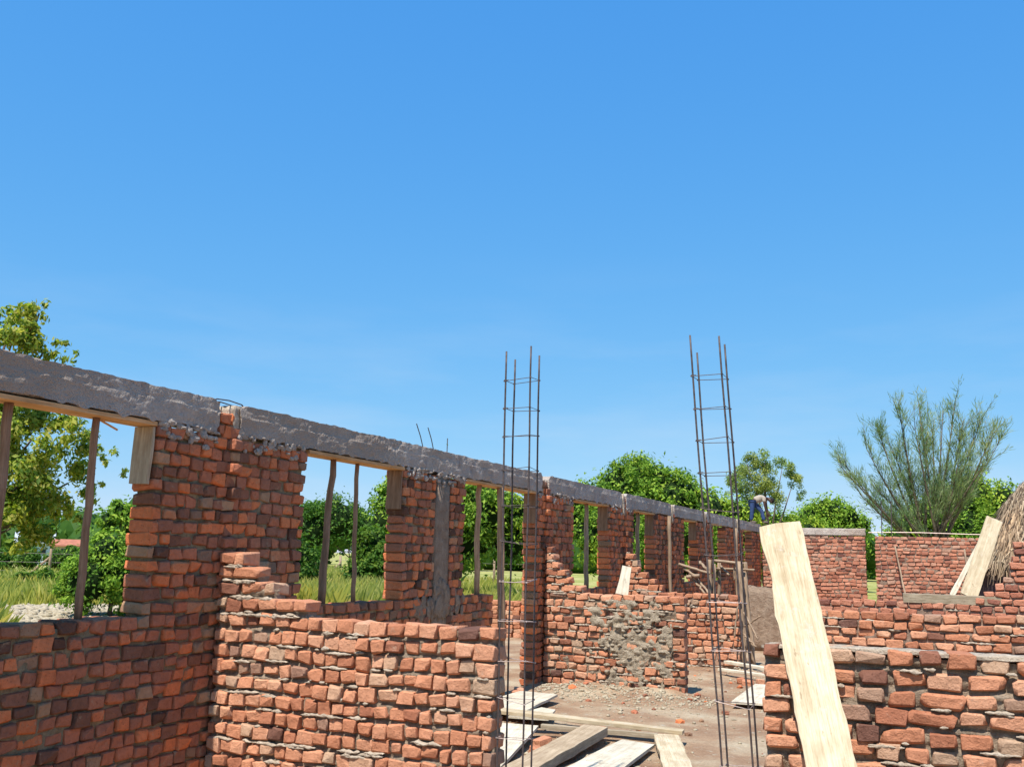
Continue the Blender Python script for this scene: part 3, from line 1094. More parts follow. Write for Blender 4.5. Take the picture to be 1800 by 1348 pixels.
# mud-rendered low wall beyond the scaffold
mw = thing('mud_wall', 'brown mud coated low wall behind the scaffold posts', 'wall', (-4.4, 22.2, 0))
rough_block(1.55, 2.6, 0.0, 0.25, 0.0, 1.36, lambda u, d, z: (XL + 0.012 + u, 22.1 + d, z), 0.06, 0.05, 5).build('render', M['mudwall'], mw, smooth=True)

# grey mortar thrown over the middle wall
pm = MB()
vs, fs, idx = [], [], {}
du = 0.02
for i in range(70):
    for j in range(64):
        u, z = 0.62 + i * du, 0.04 + j * du
        cu, cz = 1.42 + 0.12 * math.sin(z * 4), 0.64
        e = 1.0 - ((u - cu) / 0.62) ** 2 - ((z - cz) / 0.72) ** 2 + fbm(u, z, 3, 5.5, 4) * 1.35
        if e > 0.06:
            d = 0.008 - 0.030 * min(1, e) - fbm(u, z, 9, 13, 4) * 0.034 - nz(u, z, 4, 40) * 0.008
            idx[(i, j)] = len(vs)
            vs.append(P2(u + nz(u, z, 2, 25) * 0.012, d, z + nz(u, z, 6, 25) * 0.012))
for (i, j) in list(idx):
    q = [(i, j), (i + 1, j), (i + 1, j + 1), (i, j + 1)]
    if all(k in idx for k in q):
        fs.append(tuple(idx[k] for k in q))
    for (di, dj) in ((1, 0), (0, 1), (-1, 0), (0, -1)):
        pass
edges = {}
for f in fs:
    for a, b in zip(f, f[1:] + f[:1]):
        edges[(a, b)] = 1
base = len(vs)
bmap = {}
for (a, b) in list(edges):
    if (b, a) not in edges:
        for k in (a, b):
            if k not in bmap:
                bmap[k] = len(vs)
                vs.append((vs[k][0], vs[k][1] + 0.09, vs[k][2]))
        fs.append((b, a, bmap[a], bmap[b]))
pm.add(vs, fs)
rr = random.Random(8)
for _ in range(60):
    u, z = 1.42 + rr.gauss(0, 0.33), 0.62 + rr.gauss(0, 0.36)
    if 0.1 < u < 2.1 and 0.04 < z < 1.25:
        add_lump(pm, P2(u, rr.uniform(-0.05, 0.0), z), (rr.uniform(0.02, 0.055), 0.022, rr.uniform(0.012, 0.03)), rr, sub=2)
pm.build('mortar_patch', M['daub'], W2, smooth=True)


# ------------------------------------------------------------------ reinforcement cages
def cage(label, b0, b1, sx, sy, tops, ties, r=0.0074):
    c = thing('rebar_cage', label, 'rebar cage', (b0[0], b0[1], 0), 'column reinforcement cages')
    b0, b1 = Vector(b0), Vector(b1)

    def at(z):
        f = (z - b0.z) / (b1.z - b0.z)
        return b0.lerp(b1, f)
    corners = [(-sx / 2, -sy / 2), (sx / 2, -sy / 2), (sx / 2, sy / 2), (-sx / 2, sy / 2)]
    for (dx, dy), zt_ in zip(corners, tops):
        mb = MB()
        pts = []
        n = 22
        for i in range(n + 1):
            z = -0.05 + (zt_ + 0.05) * i / n
            p = at(z) + Vector((dx, dy, 0))
            p.z = z
            pts.append(p + Vector((nz(z, dx * 9, 1, 1.3), nz(z, dy * 9, 2, 1.3), 0)) * 0.008)
        mb.tube(pts, r, 6)
        mb.build('steel_bar', M['steel'], c, smooth=True)
    for k, z in enumerate(ties):
        mb = MB()
        p = at(z)
        e = r + 0.001
        rr = random.Random(k)
        q = [Vector((p.x + sg[0] * (sx / 2 + e), p.y + sg[1] * (sy / 2 + e), z + rr.gauss(0, 0.012))) for sg in ((-1, -1), (1, -1), (1, 1), (-1, 1))]
        q.append(q[0] + Vector((0, 0, 0.008)))
        q.append(q[0] + Vector((0.03, 0.02, 0.01)))
        mb.tube(q, 0.0027, 5)
        for cc in q[:4]:
            add_lump(mb, cc, (0.007, 0.007, 0.007), rr)
        mb.build('stirrup', M['tie'] if z < 1.9 else M['steel'], c)  # lower stirrups coloured pale to stand for sunlight reflected off them
    return c


cage('upright rusty rebar cage at the right end of the low front wall', (-2.93, 6.89, 0), (-2.94, 6.89, 3.45), 0.205, 0.17, (3.46, 3.49, 3.45, 3.43),
     [0.3, 0.58, 0.85, 1.13, 1.42, 1.72, 2.0, 2.27, 2.53, 2.80, 3.02, 3.24])
cage('leaning rebar cage at the left end of the right front wall', (-1.265, 6.89, 0), (-1.492, 6.89, 3.45), 0.205, 0.19, (3.49, 3.47, 3.45, 3.40),
     [0.3, 0.55, 0.95, 1.3, 1.62, 1.95, 2.25, 2.5, 2.72, 2.96, 3.2])

# ------------------------------------------------------------------ planks and boards
plank('leaning_plank', 'wide pale plank leaning steeply on the right front wall', 'plank', (-0.41, 5.53, -0.02), (-1.085, 7.43, 2.165), 0.285, 0.032, 'plank',
      up=(0.05, -1, 0.85), wav=0.016, seg=40, seed=41, jag=0.007)
quad_board('white_board', 'broad white board lying farthest back at the doorway, beside the long wall', [(-5.3, 10.9), (-4.56, 10.98), (-4.76, 12.6), (-5.3, 12.62)], 0.10, 0.03, 'ply', 1)
quad_board('white_board', 'small white board between the broad white one and the long yellow plank', [(-4.66, 10.75), (-4.2, 10.85), (-4.37, 11.5), (-4.58, 11.58)], 0.075, 0.025, 'ply', 2)
plank('ground_plank', 'long yellowish plank lying crosswise over the other boards in the doorway', 'plank', (-5.1, 10.52, 0.185), (-2.56, 10.5, 0.14), 0.24, 0.04, 'plank', seed=43, wav=0.01, taper=0.55)
plank('ground_plank', 'thin grey batten half hidden under the long yellowish plank', 'plank', (-4.05, 10.25, 0.10), (-2.8, 10.36, 0.10), 0.06, 0.05, 'oldwood', seed=44, wav=0.008)
quad_board('white_board', 'long white board on the ground beside the end of the low front wall', [(-4.35, 7.9), (-3.56, 8.0), (-4.1, 10.28), (-4.66, 10.2)], 0.085, 0.03, 'ply', 3)
plank('ground_plank', 'thick tan timber lying lengthwise on the soil, left of the white board', 'plank', (-3.36, 7.9, 0.10), (-3.43, 10.22, 0.12), 0.27, 0.09, 'tan', seed=45, wav=0.012)
quad_board('white_board', 'white board on the ground between the thick tan timber and the slanting plank', [(-3.12, 8.0), (-2.64, 8.05), (-2.72, 9.96), (-3.09, 10.05)], 0.075, 0.03, 'ply', 4)
plank('ground_plank', 'pale slanting plank at the right of the boards on the ground', 'plank', (-2.05, 8.4, 0.07), (-2.72, 10.4, 0.10), 0.26, 0.04, 'plank', seed=46, wav=0.008)
plank('ground_stick', 'short brown stick on the soil behind the long yellowish plank', 'stick', (-4.35, 11.2, 0.05), (-3.85, 11.05, 0.045), 0.05, 0.03, 'oldwood', seed=47)
plank('ground_plank', 'pale batten on the ground far right of the short brick wall', 'plank', (-3.65, 18.2, 0.12), (-2.5, 17.2, 0.12), 0.12, 0.05, 'ply', seed=48)
plank('ground_plank', 'second pale batten on the ground, just in front of the other one', 'plank', (-3.55, 17.1, 0.1), (-2.4, 16.5, 0.1), 0.1, 0.04, 'ply', seed=49)
quad_board('white_board', 'small white board on the soil beside the right rebar cage', [(-2.65, 13.5), (-2.1, 13.55), (-2.3, 15.6), (-2.7, 15.6)], 0.07, 0.03, 'ply', 5)
plank('board_offcut', 'white board offcut leaning upright on top of the mortar smeared wall', 'board', (-4.40, 14.27, 1.37), (-4.36, 14.40, 1.78), 0.19, 0.02, 'ply', up=(0.25, -1, 0.3), seed=50, taper=0.7)
plank('leaning_plank', 'long pale plank leaning up to the thatch at the right edge', 'plank', (0.36, 18.5, 1.41), (0.86, 19.35, 2.74), 0.27, 0.04, 'plank', up=(0.35, -1, 0.55), seed=51)
plank('leaning_batten', 'thin batten leaning behind the foot of the long pale plank', 'plank', (0.10, 18.55, 1.41), (0.62, 19.25, 2.35), 0.08, 0.03, 'ply', up=(0.35, -1, 0.5), seed=52)
plank('wall_top_timber', 'grey weathered timber lying flat along the third right wall', 'timber', (-0.66, 18.44, 1.355), (0.85, 18.47, 1.355), 0.2, 0.145, 'oldwood', seed=53, wav=0.02)
pole('thin_prop', 'thin stick leaning on the far end wall, left of two', 'stick', [(-0.95, 33.0, 0), (-1.4, 34.02, 2.5)], 0.03, 0.025, 'stick', 'thin sticks leaning on the far wall', seed=60)
pole('thin_prop', 'thin stick leaning on the far end wall near the pale plank', 'stick', [(0.8, 33.1, 0), (0.62, 34.02, 2.45)], 0.03, 0.025, 'stick', 'thin sticks leaning on the far wall', seed=61)
mb = MB()
mb.tube([(-2.2, 34.22, 2.93)] + [(-2.2 + k * 0.75, 34.22, 2.93 + 0.02 * math.sin(k)) for k in range(1, 8)], 0.012, 5)
tag(mb.build('wire', M['tie']), 'straight grey wire stretched just above the far end wall', 'wire', None, 'thing')
for k, x in enumerate((-1.80, -1.50)):
    mb = MB()
    mb.tube([(x, 34.2, 2.4), (x + 0.02, 34.2, 3.3), (x + 0.03, 34.2, 3.95)], 0.016, 5)
    tag(mb.build('wall_bar', M['steel']), 'thin steel bar rising behind the far end wall, ' + ('left' if k == 0 else 'right') + ' of the pair', 'bar', 'bars rising behind the far wall', 'thing')

# scaffold of rough sticks above the short wall
STICKS = [
    ((-4.65, 18.75, 1.82), (-4.03, 18.62, 1.66), 0.030, 'forked pale stick reaching left from the scaffold bundle'),
    ((-4.66, 18.80, 1.80), (-4.26, 18.65, 1.58), 0.030, 'lower arm of the forked sticks at the left of the scaffold'),
    ((-4.47, 18.62, 1.58), (-4.22, 18.60, 1.62), 0.040, 'short thick pale log end below the forked stick'),
    ((-4.39, 18.72, 1.57), (-4.09, 18.50, 1.29), 0.024, 'left of two parallel sticks slanting down onto the short wall'),
    ((-4.32, 18.75, 1.57), (-4.01, 18.52, 1.29), 0.024, 'right of two parallel sticks slanting down onto the short wall'),
    ((-4.27, 18.90, 1.87), (-4.05, 18.72, 1.66), 0.030, 'stub of stick leaning left at the scaffold top'),
    ((-4.10, 18.95, 1.92), (-4.09, 18.95, 0.0), 0.042, 'left upright of the stick bundle behind the short wall'),
    ((-4.04, 19.05, 1.84), (-4.04, 19.05, 0.0), 0.036, 'middle upright of the stick bundle behind the short wall'),
    ((-3.96, 19.15, 1.90), (-4.00, 19.15, 0.0), 0.038, 'right upright of the stick bundle behind the short wall'),
    ((-4.0, 18.92, 1.90), (-3.38, 18.52, 1.86), 0.032, 'upper cross stick of the scaffold'),
    ((-4.0, 19.10, 1.75), (-3.20, 18.60, 1.75), 0.028, 'lower cross stick of the scaffold'),
    ((-3.90, 19.02, 1.80), (-3.70, 18.80, 1.64), 0.026, 'short brace between the scaffold cross sticks'),
    ((-3.58, 18.72, 1.86), (-3.60, 18.72, 1.55), 0.022, 'short hanging stick under the upper cross stick'),
    ((-3.38, 18.70, 1.88), (-3.46, 19.60, 0.0), 0.034, 'slanting rear leg of the scaffold'),
    ((-3.45, 18.50, 1.90), (-3.36, 18.45, 0.0), 0.050, 'thick grey front post of the scaffold at the wall end'),
    ((-3.40, 18.68, 1.72), (-3.20, 18.50, 0.0), 0.040, 'crooked grey post beside the thick scaffold post'),
    ((-3.34, 18.3, 0.75), (-3.02, 18.1, 0.95), 0.018, 'bent twig sticking out right of the scaffold posts'),
    ((-3.33, 18.2, 1.0), (-3.05, 18.0, 0.55), 0.018, 'crooked twig hanging low beside the scaffold posts'),
    ((-3.36, 18.3, 0.62), (-3.10, 18.1, 0.42), 0.020, 'lowest twig beside the scaffold posts'),
    ((-3.42, 18.2, 1.2), (-3.50, 18.18, 0.55), 0.018, 'thin twig hanging across the short wall end'),
]
for k, (a, b, r_, lab) in enumerate(STICKS):
    pole('scaffold_stick', lab, 'stick', [a, b], r_, r_ * 0.85, 'stick', 'rough sticks of the scaffold', seg=6, seed=70 + k, wob=0.025)

# ------------------------------------------------------------------ thatched hut at the right edge
hut = thing('thatched_hut', 'grass thatched hut with a wall darkened for its shaded interior at the right edge', 'hut', (1.95, 23.2, 0))
mb = MB()
n = 28
hv, hf = [], []
for zz in (0.0, 2.05):
    for k in range(n):
        a = 2 * math.pi * k / n
        hv.append((1.95 + 1.37 * math.cos(a), 23.2 + 1.37 * math.sin(a), zz))
for k in range(n):
    hf.append((k, (k + 1) % n, n + (k + 1) % n, n + k))
hf.append(tuple(n + k for k in range(n)))
mb.add(hv, hf)
mb.build('wall', mat_plain('hut_interior_shade', (0.075, 0.05, 0.05), 0.95, 0, 6, 0.3), hut)  # near-black colour stands in for the shaded interior under the thatch
mb = MB()
rv, rf = [], []
rings = [(1.42, 1.95), (1.26, 2.25), (1.0, 2.7), (0.66, 3.25), (0.32, 3.65), (0.02, 3.9)]
for r_, zz in rings:
    for k in range(48):
        a = 2 * math.pi * k / 48
        q = r_ + 0.10 * nz(math.cos(a) * 3, math.sin(a) * 3, zz * 2, 1.6)
        rv.append((1.95 + q * math.cos(a), 23.2 + q * math.sin(a), zz + 0.12 * nz(a * 4, zz, 1, 1.3)))
for i in range(len(rings) - 1):
    for k in range(48):
        k2 = (k + 1) % 48
        rf.append((i * 48 + k, i * 48 + k2, (i + 1) * 48 + k2, (i + 1) * 48 + k))
mb.add(rv, rf)
mb.build('roof', M['thatch'], hut)
mb = MB()
rr = random.Random(17)
for _ in range(9000):
    a = rr.uniform(0, 2 * math.pi)
    f = rr.random()
    i = f * (len(rings) - 1)
    k = min(int(i), len(rings) - 2)
    r_ = rings[k][0] + (rings[k + 1][0] - rings[k][0]) * (i - k)
    zz = rings[k][1] + (rings[k + 1][1] - rings[k][1]) * (i - k)
    p = Vector((1.95 + r_ * math.cos(a), 23.2 + r_ * math.sin(a), zz))
    o_ = Vector((math.cos(a), math.sin(a), 0))
    t_ = Vector((-math.sin(a), math.cos(a), 0))
    ln = rr.uniform(0.2, 0.5)
    down = (o_ * 0.25 + Vector((0, 0, -1)) * rr.uniform(0.7, 1.3) + t_ * rr.gauss(0, 0.22)).normalized()
    w_ = rr.uniform(0.006, 0.02)
    b = p + o_ * rr.uniform(0.0, 0.10)
    e = b + down * ln + o_ * rr.uniform(-0.05, 0.12)
    mb.add([b - t_ * w_, b + t_ * w_, e + t_ * w_ * 0.4, e - t_ * w_ * 0.4], [(0, 1, 2, 3)], rr.random())
o = mb.build('straw', M['thatch'], hut)
o['kind'] = 'stuff'


# ------------------------------------------------------------------ trees
def leaves(mb, clumps, n, L, W, rr, shell=0.55, droop=0.2, squash=1.0):
    vol = [c[3] ** 2 for c in clumps]
    tot = sum(vol)
    V, T = [], []
    for c, v in zip(clumps, vol):
        m = int(n * v / tot)
        d = NR.normal(size=(m, 3))
        d /= np.linalg.norm(d, axis=1)[:, None]
        rad_ = c[3] * (shell + (1 - shell) * NR.random(m)) * (1 + 0.16 * NR.normal(size=m))
        pos = np.array(c[:3]) + d * rad_[:, None] * np.array([1, 1, squash])
        nrm = d * 0.8 + NR.normal(size=(m, 3)) * 0.55 + np.array([0, 0, 0.35])
        nrm /= np.linalg.norm(nrm, axis=1)[:, None]
        ax = NR.normal(size=(m, 3)) + np.array([0, 0, -droop * 3])
        ax -= nrm * (ax * nrm).sum(1)[:, None]
        ax /= np.linalg.norm(ax, axis=1)[:, None]
        bx = np.cross(nrm, ax)
        ll = L * (0.6 + 0.8 * NR.random(m))[:, None]
        ww = W * (0.6 + 0.8 * NR.random(m))[:, None]
        q = np.stack([pos - ax * ll * 0.5, pos + bx * ww * 0.5 + nrm * ll * 0.06, pos + ax * ll * 0.5, pos - bx * ww * 0.5 + nrm * ll * 0.06], 1)
        V.append(q.reshape(-1, 3))
        T.append(np.repeat(np.clip(NR.random(m) * 0.75 + 0.12 + 0.13 * NR.normal(), 0, 0.999), 4))
    V = np.concatenate(V)
    T = np.concatenate(T)
    k = len(V) // 4
    mb.add(V, [(4 * i, 4 * i + 1, 4 * i + 2, 4 * i + 3) for i in range(k)], T)


def core(mb, clumps, f, seed):
    bm = bmesh.new()
    bmesh.ops.create_icosphere(bm, subdivisions=2, radius=1)
    v = np.array([q.co[:] for q in bm.verts])
    fc = [tuple(q.index for q in x.verts) for x in bm.faces]
    bm.free()
    for c in clumps:
        k = np.array([1 + 0.25 * nz(*(q * 2.1), seed) for q in v])
        mb.add(np.array(c[:3]) + v * (k * c[3] * f)[:, None], fc)


def subclump(clumps, n, rr, f=(0.22, 0.38)):
    out = []
    tot = sum(c[3] ** 2 for c in clumps)
    for c in clumps:
        for _ in range(max(3, int(n * c[3] ** 2 / tot))):
            d = Vector((rr.gauss(0, 1), rr.gauss(0, 1), rr.gauss(0.25, 1))).normalized()
            s = c[3] * rr.uniform(*f)
            q = Vector(c[:3]) + d * (c[3] - s * 0.55) * rr.uniform(0.82, 1.02)
            out.append((q.x, q.y, q.z, s))
    return out


def tree(name, label, clumps, nleaf, L, W, mat, seed, group='trees beyond the building', dense=True, trunk_r=0.25, nsub=60, subf=(0.22, 0.38), shell=0.45, droop=0.2, base=None, cat='tree', limbs=7):
    rr = random.Random(seed)
    cx = sum(c[0] * c[3] for c in clumps) / sum(c[3] for c in clumps)
    cy = sum(c[1] * c[3] for c in clumps) / sum(c[3] for c in clumps)
    if base is None:
        base = (cx, cy, 0)
    t = thing(name, label, cat, base, group)
    mb = MB()
    sub = subclump(clumps, nsub, rr, subf)
    leaves(mb, sub, nleaf, L, W, rr, shell, droop)
    if dense:
        leaves(mb, clumps, nleaf // 5, L * 1.2, W * 1.3, rr, 0.75, droop)
    mb.build('crown', M[mat], t)
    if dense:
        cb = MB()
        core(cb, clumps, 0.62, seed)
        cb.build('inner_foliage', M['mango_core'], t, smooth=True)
    tb = MB()
    zc = sum(c[2] for c in clumps) / len(clumps)
    fork = Vector((base[0] + rr.gauss(0, 0.1), base[1], max(0.5, zc * 0.42)))
    tb.tube([(base[0], base[1], -0.1), (base[0] + rr.gauss(0, .05), base[1], fork.z * 0.5), fork], [trunk_r * 1.25, trunk_r, trunk_r * 0.8], 9)
    for c in sorted(clumps, key=lambda c: -c[3])[:limbs]:
        e = Vector(c[:3])
        m_ = fork.lerp(e, 0.5) + Vector((rr.gauss(0, 0.12), rr.gauss(0, 0.12), 0.15)) * c[3]
        tb.tube([fork, m_, e], [trunk_r * 0.5, trunk_r * 0.3, trunk_r * 0.1], 6)
    tb.build('trunk', M['bark'], t, smooth=True)
    return t


MANGO_DOME = [(-12.80, 43.74, 4.75, 1.88), (-14.42, 43.65, 4.40, 1.53), (-11.25, 43.90, 4.55, 1.60), (-12.76, 43.59, 5.62, 0.89), (-13.61, 43.26, 5.39, 0.89),
              (-11.82, 43.60, 5.41, 0.83), (-15.14, 43.31, 4.51, 0.95), (-10.29, 43.73, 4.79, 0.77), (-12.87, 43.99, 3.25, 2.49), (-14.56, 43.31, 2.95, 1.57), (-10.72, 43.87, 3.02, 1.53)]
MANGO_DOME += [(-15.9, 43.2, 3.9, 1.1), (-9.6, 43.9, 4.1, 1.1), (-12.2, 43.6, 5.5, 1.0)]
MANGO_FILL = [(-10.9, 66.0, 4.3, 1.5), (-9.4, 66.6, 4.0, 1.5), (-12.4, 65.4, 4.2, 1.4), (-8.0, 67.2, 3.6, 1.4), (-10.4, 66.4, 2.6, 2.2)]
MANGO_LOW = [(-10.65, 50.26, 4.56, 0.99), (-9.73, 50.70, 4.38, 0.87), (-11.46, 49.95, 4.34, 0.99), (-8.94, 51.08, 4.26, 0.70), (-10.31, 50.64, 3.0, 2.1)]
MANGO_DARK = [(-17.50, 34.06, 3.85, 1.55), (-19.58, 33.71, 3.93, 1.07), (-15.88, 34.26, 3.65, 1.44), (-18.54, 33.71, 3.38, 1.33), (-14.80, 34.79, 3.45, 0.98),
              (-19.77, 33.22, 3.13, 0.80), (-16.96, 34.55, 2.66, 1.55), (-15.35, 35.29, 2.49, 1.10)]
AIRY = [(-9.45, 59.05, 7.75, 0.74), (-10.23, 58.74, 7.63, 0.67), (-8.69, 59.45, 7.44, 0.67), (-10.58, 58.77, 6.62, 0.81), (-9.51, 59.26, 6.55, 0.88),
        (-8.27, 59.81, 6.52, 0.67), (-7.84, 60.13, 5.80, 0.47), (-10.02, 59.23, 5.54, 0.74), (-8.94, 59.71, 5.51, 0.67), (-10.93, 58.77, 5.85, 0.61)]
AIRY = [(-9.5 + (x + 9.5) * 1.25, y, 6.4 + (z - 6.4) * 1.0, r * 1.05) for x, y, z, r in AIRY]
MANGO_ROUND = [(-7.25, 71.56, 5.44, 1.34), (-8.36, 71.16, 4.94, 1.11), (-6.00, 72.17, 5.08, 1.19), (-5.12, 72.65, 4.64, 0.79), (-9.28, 70.82, 4.61, 0.79), (-7.43, 72.84, 3.6, 2.81)]
MANGO_R1 = [(1.55, 68.53, 6.69, 1.30), (2.36, 68.94, 6.43, 1.30), (0.35, 68.17, 5.84, 1.30), (-0.82, 66.69, 4.95, 1.4), (-1.9, 66.36, 4.2, 1.25), (-2.7, 66.0, 3.4, 1.1), (1.10, 68.80, 4.0, 2.88)]
MANGO_R2 = [(3.60, 66.50, 6.0, 1.23), (4.81, 66.9, 5.65, 1.23), (6.13, 67.4, 5.7, 1.80), (4.06, 67.1, 3.8, 2.52)]
LEFT = [(-13.76, 11.00, 5.52, 0.36), (-13.37, 11.16, 5.60, 0.30), (-13.5, 11.1, 5.42, 0.34), (-13.45, 11.0, 5.0, 0.42), (-13.05, 11.4, 4.98, 0.26), (-14.77, 11.13, 5.43, 0.58), (-13.39, 10.72, 4.96, 0.36), (-13.33, 11.29, 5.00, 0.33),
        (-12.96, 11.46, 4.95, 0.17), (-15.00, 11.25, 4.29, 0.86), (-13.69, 11.28, 4.24, 0.56), (-13.12, 11.10, 3.55, 0.56), (-13.03, 11.68, 3.66, 0.45),
        (-12.65, 11.86, 3.58, 0.26), (-12.60, 12.25, 3.39, 0.25), (-12.64, 12.52, 3.08, 0.13), (-13.32, 11.15, 2.84, 0.68), (-13.07, 11.81, 2.88, 0.48),
        (-13.01, 12.30, 2.78, 0.24), (-13.27, 11.50, 2.32, 0.50), (-13.25, 12.29, 2.30, 0.29), (-13.09, 10.84, 2.11, 0.39), (-14.61, 11.16, 2.75, 0.84)]

tree('mango_tree', 'broad domed mango tree rising behind the middle of the long beam', MANGO_DOME, 30000, 0.17, 0.075, 'mango', 1, nsub=170, subf=(0.16, 0.28))
tree('mango_tree', 'low dark green tree just right of the domed mango tree', MANGO_LOW, 14000, 0.17, 0.075, 'mango', 2, nsub=70)
tree('mango_tree', 'dark mango tree seen through the third window and doorway', MANGO_DARK, 26000, 0.15, 0.065, 'mango', 3, nsub=90)
tree('airy_tree', 'thin crowned tree behind the bending worker', AIRY, 15000, 0.13, 0.055, 'airy', 4, dense=False, nsub=110, subf=(0.28, 0.5), trunk_r=0.16)
tree('mango_tree', 'low green tree filling the gap under the thin crowned tree', MANGO_FILL, 12000, 0.2, 0.09, 'mango', 17, nsub=60)
tree('mango_tree', 'rounded green tree behind the far wall beside the worker', MANGO_ROUND, 16000, 0.2, 0.09, 'mango', 5, nsub=70)
tree('mango_tree', 'tall green tree behind the feathery tree at the right', MANGO_R1, 16000, 0.2, 0.09, 'mango', 6, nsub=80)
tree('mango_tree', 'green tree farthest right, above the thatched hut', MANGO_R2, 15000, 0.2, 0.09, 'mango', 7, nsub=70)
tree('leafy_tree', 'tall light leaved tree outside the leftmost window', LEFT, 42000, 0.105, 0.048, 'light', 8, dense=False, nsub=230, subf=(0.28, 0.5), shell=0.15, droop=0.35, trunk_r=0.13, base=(-15.1, 11.4, 0), limbs=16)
DARKB = [(-19.6, 19.2, 1.75, 0.62), (-19.3, 19.5, 1.2, 0.75), (-19.9, 18.9, 1.0, 0.8), (-19.2, 19.9, 0.7, 0.7)]
tree('bush', 'dark green bush at the right side of the leftmost window', DARKB, 11000, 0.10, 0.045, 'mango', 9, 'bushes on the grass outside', nsub=50, trunk_r=0.06, cat='bush')
tree('small_tree', 'small dark tree behind the dark bush in the leftmost window', [(-34.5, 34.4, 3.5, 0.55), (-34.9, 34.1, 3.0, 0.6), (-34.1, 34.7, 2.8, 0.6)], 1500, 0.22, 0.1, 'mango', 10, nsub=24, trunk_r=0.1)
tree('bush', 'green bush at the left edge of the second window', [(-18.5, 24.6, 2.2, 0.9), (-18.2, 25.1, 1.4, 1.0), (-18.9, 24.2, 1.0, 1.0)], 11000, 0.12, 0.055, 'bush', 11, 'bushes on the grass outside', nsub=50, trunk_r=0.07, cat='bush')
tree('bush', 'broad pale green bush in the middle of the second window', [(-41.6, 63.0, 4.2, 2.0), (-43.4, 62.0, 3.4, 2.1), (-39.6, 64.2, 3.2, 2.1), (-37.9, 65.0, 2.6, 1.8)], 14000, 0.22, 0.1, 'bush', 12, 'bushes on the grass outside', nsub=50, trunk_r=0.09, cat='bush')
tree('bush', 'leafy bush at the right side of the second window', [(-17.7, 28.8, 2.2, 0.6), (-17.4, 29.0, 1.6, 0.75), (-17.9, 28.6, 1.1, 0.7)], 9000, 0.13, 0.06, 'bush', 13, 'bushes on the grass outside', nsub=50, trunk_r=0.07, cat='bush')
tree('bush', 'low scrubby bush beyond the fence in the leftmost window', [(-33.3, 29.4, 0.45, 0.5), (-33.9, 28.9, 0.35, 0.45)], 1500, 0.18, 0.08, 'bush', 14, 'bushes on the grass outside', nsub=24, trunk_r=0.05, cat='bush')

tree('bush', 'rounded shrub in front of the pale blue far house', [(-48.5, 41.6, 1.0, 0.8), (-49.6, 40.7, 0.8, 0.8)], 3000, 0.16, 0.07, 'bush', 15, 'bushes on the grass outside', nsub=24, trunk_r=0.05, cat='bush')
tree('bush', 'wide shrub in front of the red roofed far house', [(-46.9, 43.2, 1.1, 0.75), (-46.0, 44.0, 1.2, 0.8), (-47.6, 42.6, 0.9, 0.7)], 4500, 0.16, 0.07, 'bush', 16, 'bushes on the grass outside', nsub=30, trunk_r=0.05, cat='bush')

# feathery many-stemmed tree
FB = Vector((-0.43, 50.6, 0))
FT = [(-4.51, 45.85, 6.96), (-4.29, 48.17, 6.94), (-3.26, 47.34, 7.83), (-2.73, 48.48, 8.87), (-1.69, 48.69, 10.16), (-0.79, 50.12, 10.53), (-0.98, 48.12, 8.97),
      (-0.17, 49.65, 8.63), (0.39, 50.72, 10.13), (0.94, 49.82, 10.29), (1.35, 50.14, 9.59), (2.20, 50.51, 9.61), (2.60, 49.75, 8.68), (2.96, 51.06, 8.45), (1.81, 51.70, 8.29),
      (-2.20, 49.95, 8.18), (-3.22, 48.78, 6.18), (-3.66, 47.60, 5.56), (-1.47, 49.39, 7.01), (0.97, 49.32, 7.23), (-0.4, 51.5, 9.5), (2.3, 49.2, 7.4)]
ft = thing('feathery_tree', 'feathery grey green tree with many fanned stems above the far wall', 'tree', FB, 'trees beyond the building')
tb, lb = MB(), MB()
rr = random.Random(31)
tb.tube([(FB.x, FB.y, -0.1), (FB.x, FB.y, 1.2), (FB.x + 0.1, FB.y, 2.3)], [0.42, 0.34, 0.3], 9)
for tp in FT:
    tp = FB + (Vector(tp) - FB) * 0.915
    s = Vector((FB.x + rr.gauss(0, 0.25), FB.y + rr.gauss(0, 0.15), rr.uniform(1.6, 2.8)))
    mid = s.lerp(tp, 0.5) + Vector((0, 0, -0.25)) + Vector((rr.gauss(0, 0.15), 0, 0))
    path = [s.lerp(mid, k / 4).lerp(mid.lerp(tp, k / 4), k / 4) for k in range(5)]
    tb.tube(path, [0.085, 0.065, 0.05, 0.032, 0.012], 6)
    twigs = []
    for k in range(25):
        f = rr.uniform(0.30, 1.0)
        i = min(3, int(f * 4))
        b = path[i].lerp(path[i + 1], f * 4 - i)
        dirn = (tp - s).normalized()
        e = b + (dirn * 1.0 + Vector((rr.gauss(0, 0.42), rr.gauss(0, 0.42), rr.gauss(0.45, 0.25)))) * rr.uniform(0.45, 1.05) * (1.15 - 0.35 * f)
        tb.tube([b, b.lerp(e, 0.5) + Vector((0, 0, 0.04)), e], [0.016, 0.011, 0.005], 4)
        for _ in range(34):
            g_ = rr.uniform(0.15, 1.08)
            q = b.lerp(e, g_) + Vector((rr.gauss(0, 0.07), rr.gauss(0, 0.07), rr.gauss(0, 0.05)))
            ax = ((e - b).normalized() * 0.8 + Vector((rr.gauss(0, 0.35), rr.gauss(0, 0.35), rr.gauss(0.1, 0.35)))).normalized()
            side = ax.cross(Vector((rr.gauss(0, 1), rr.gauss(0, 1), rr.gauss(0, 1)))).normalized()
            ll, ww = rr.uniform(0.2, 0.5), rr.uniform(0.007, 0.015)
            lb.add([q, q + ax * ll * 0.5 + side * ww, q + ax * ll, q + ax * ll * 0.5 - side * ww], [(0, 1, 2, 3)], rr.random() * 0.99)
tb.build('trunk', M['bark'], ft, smooth=True)
lb.build('crown', M['feather'], ft)

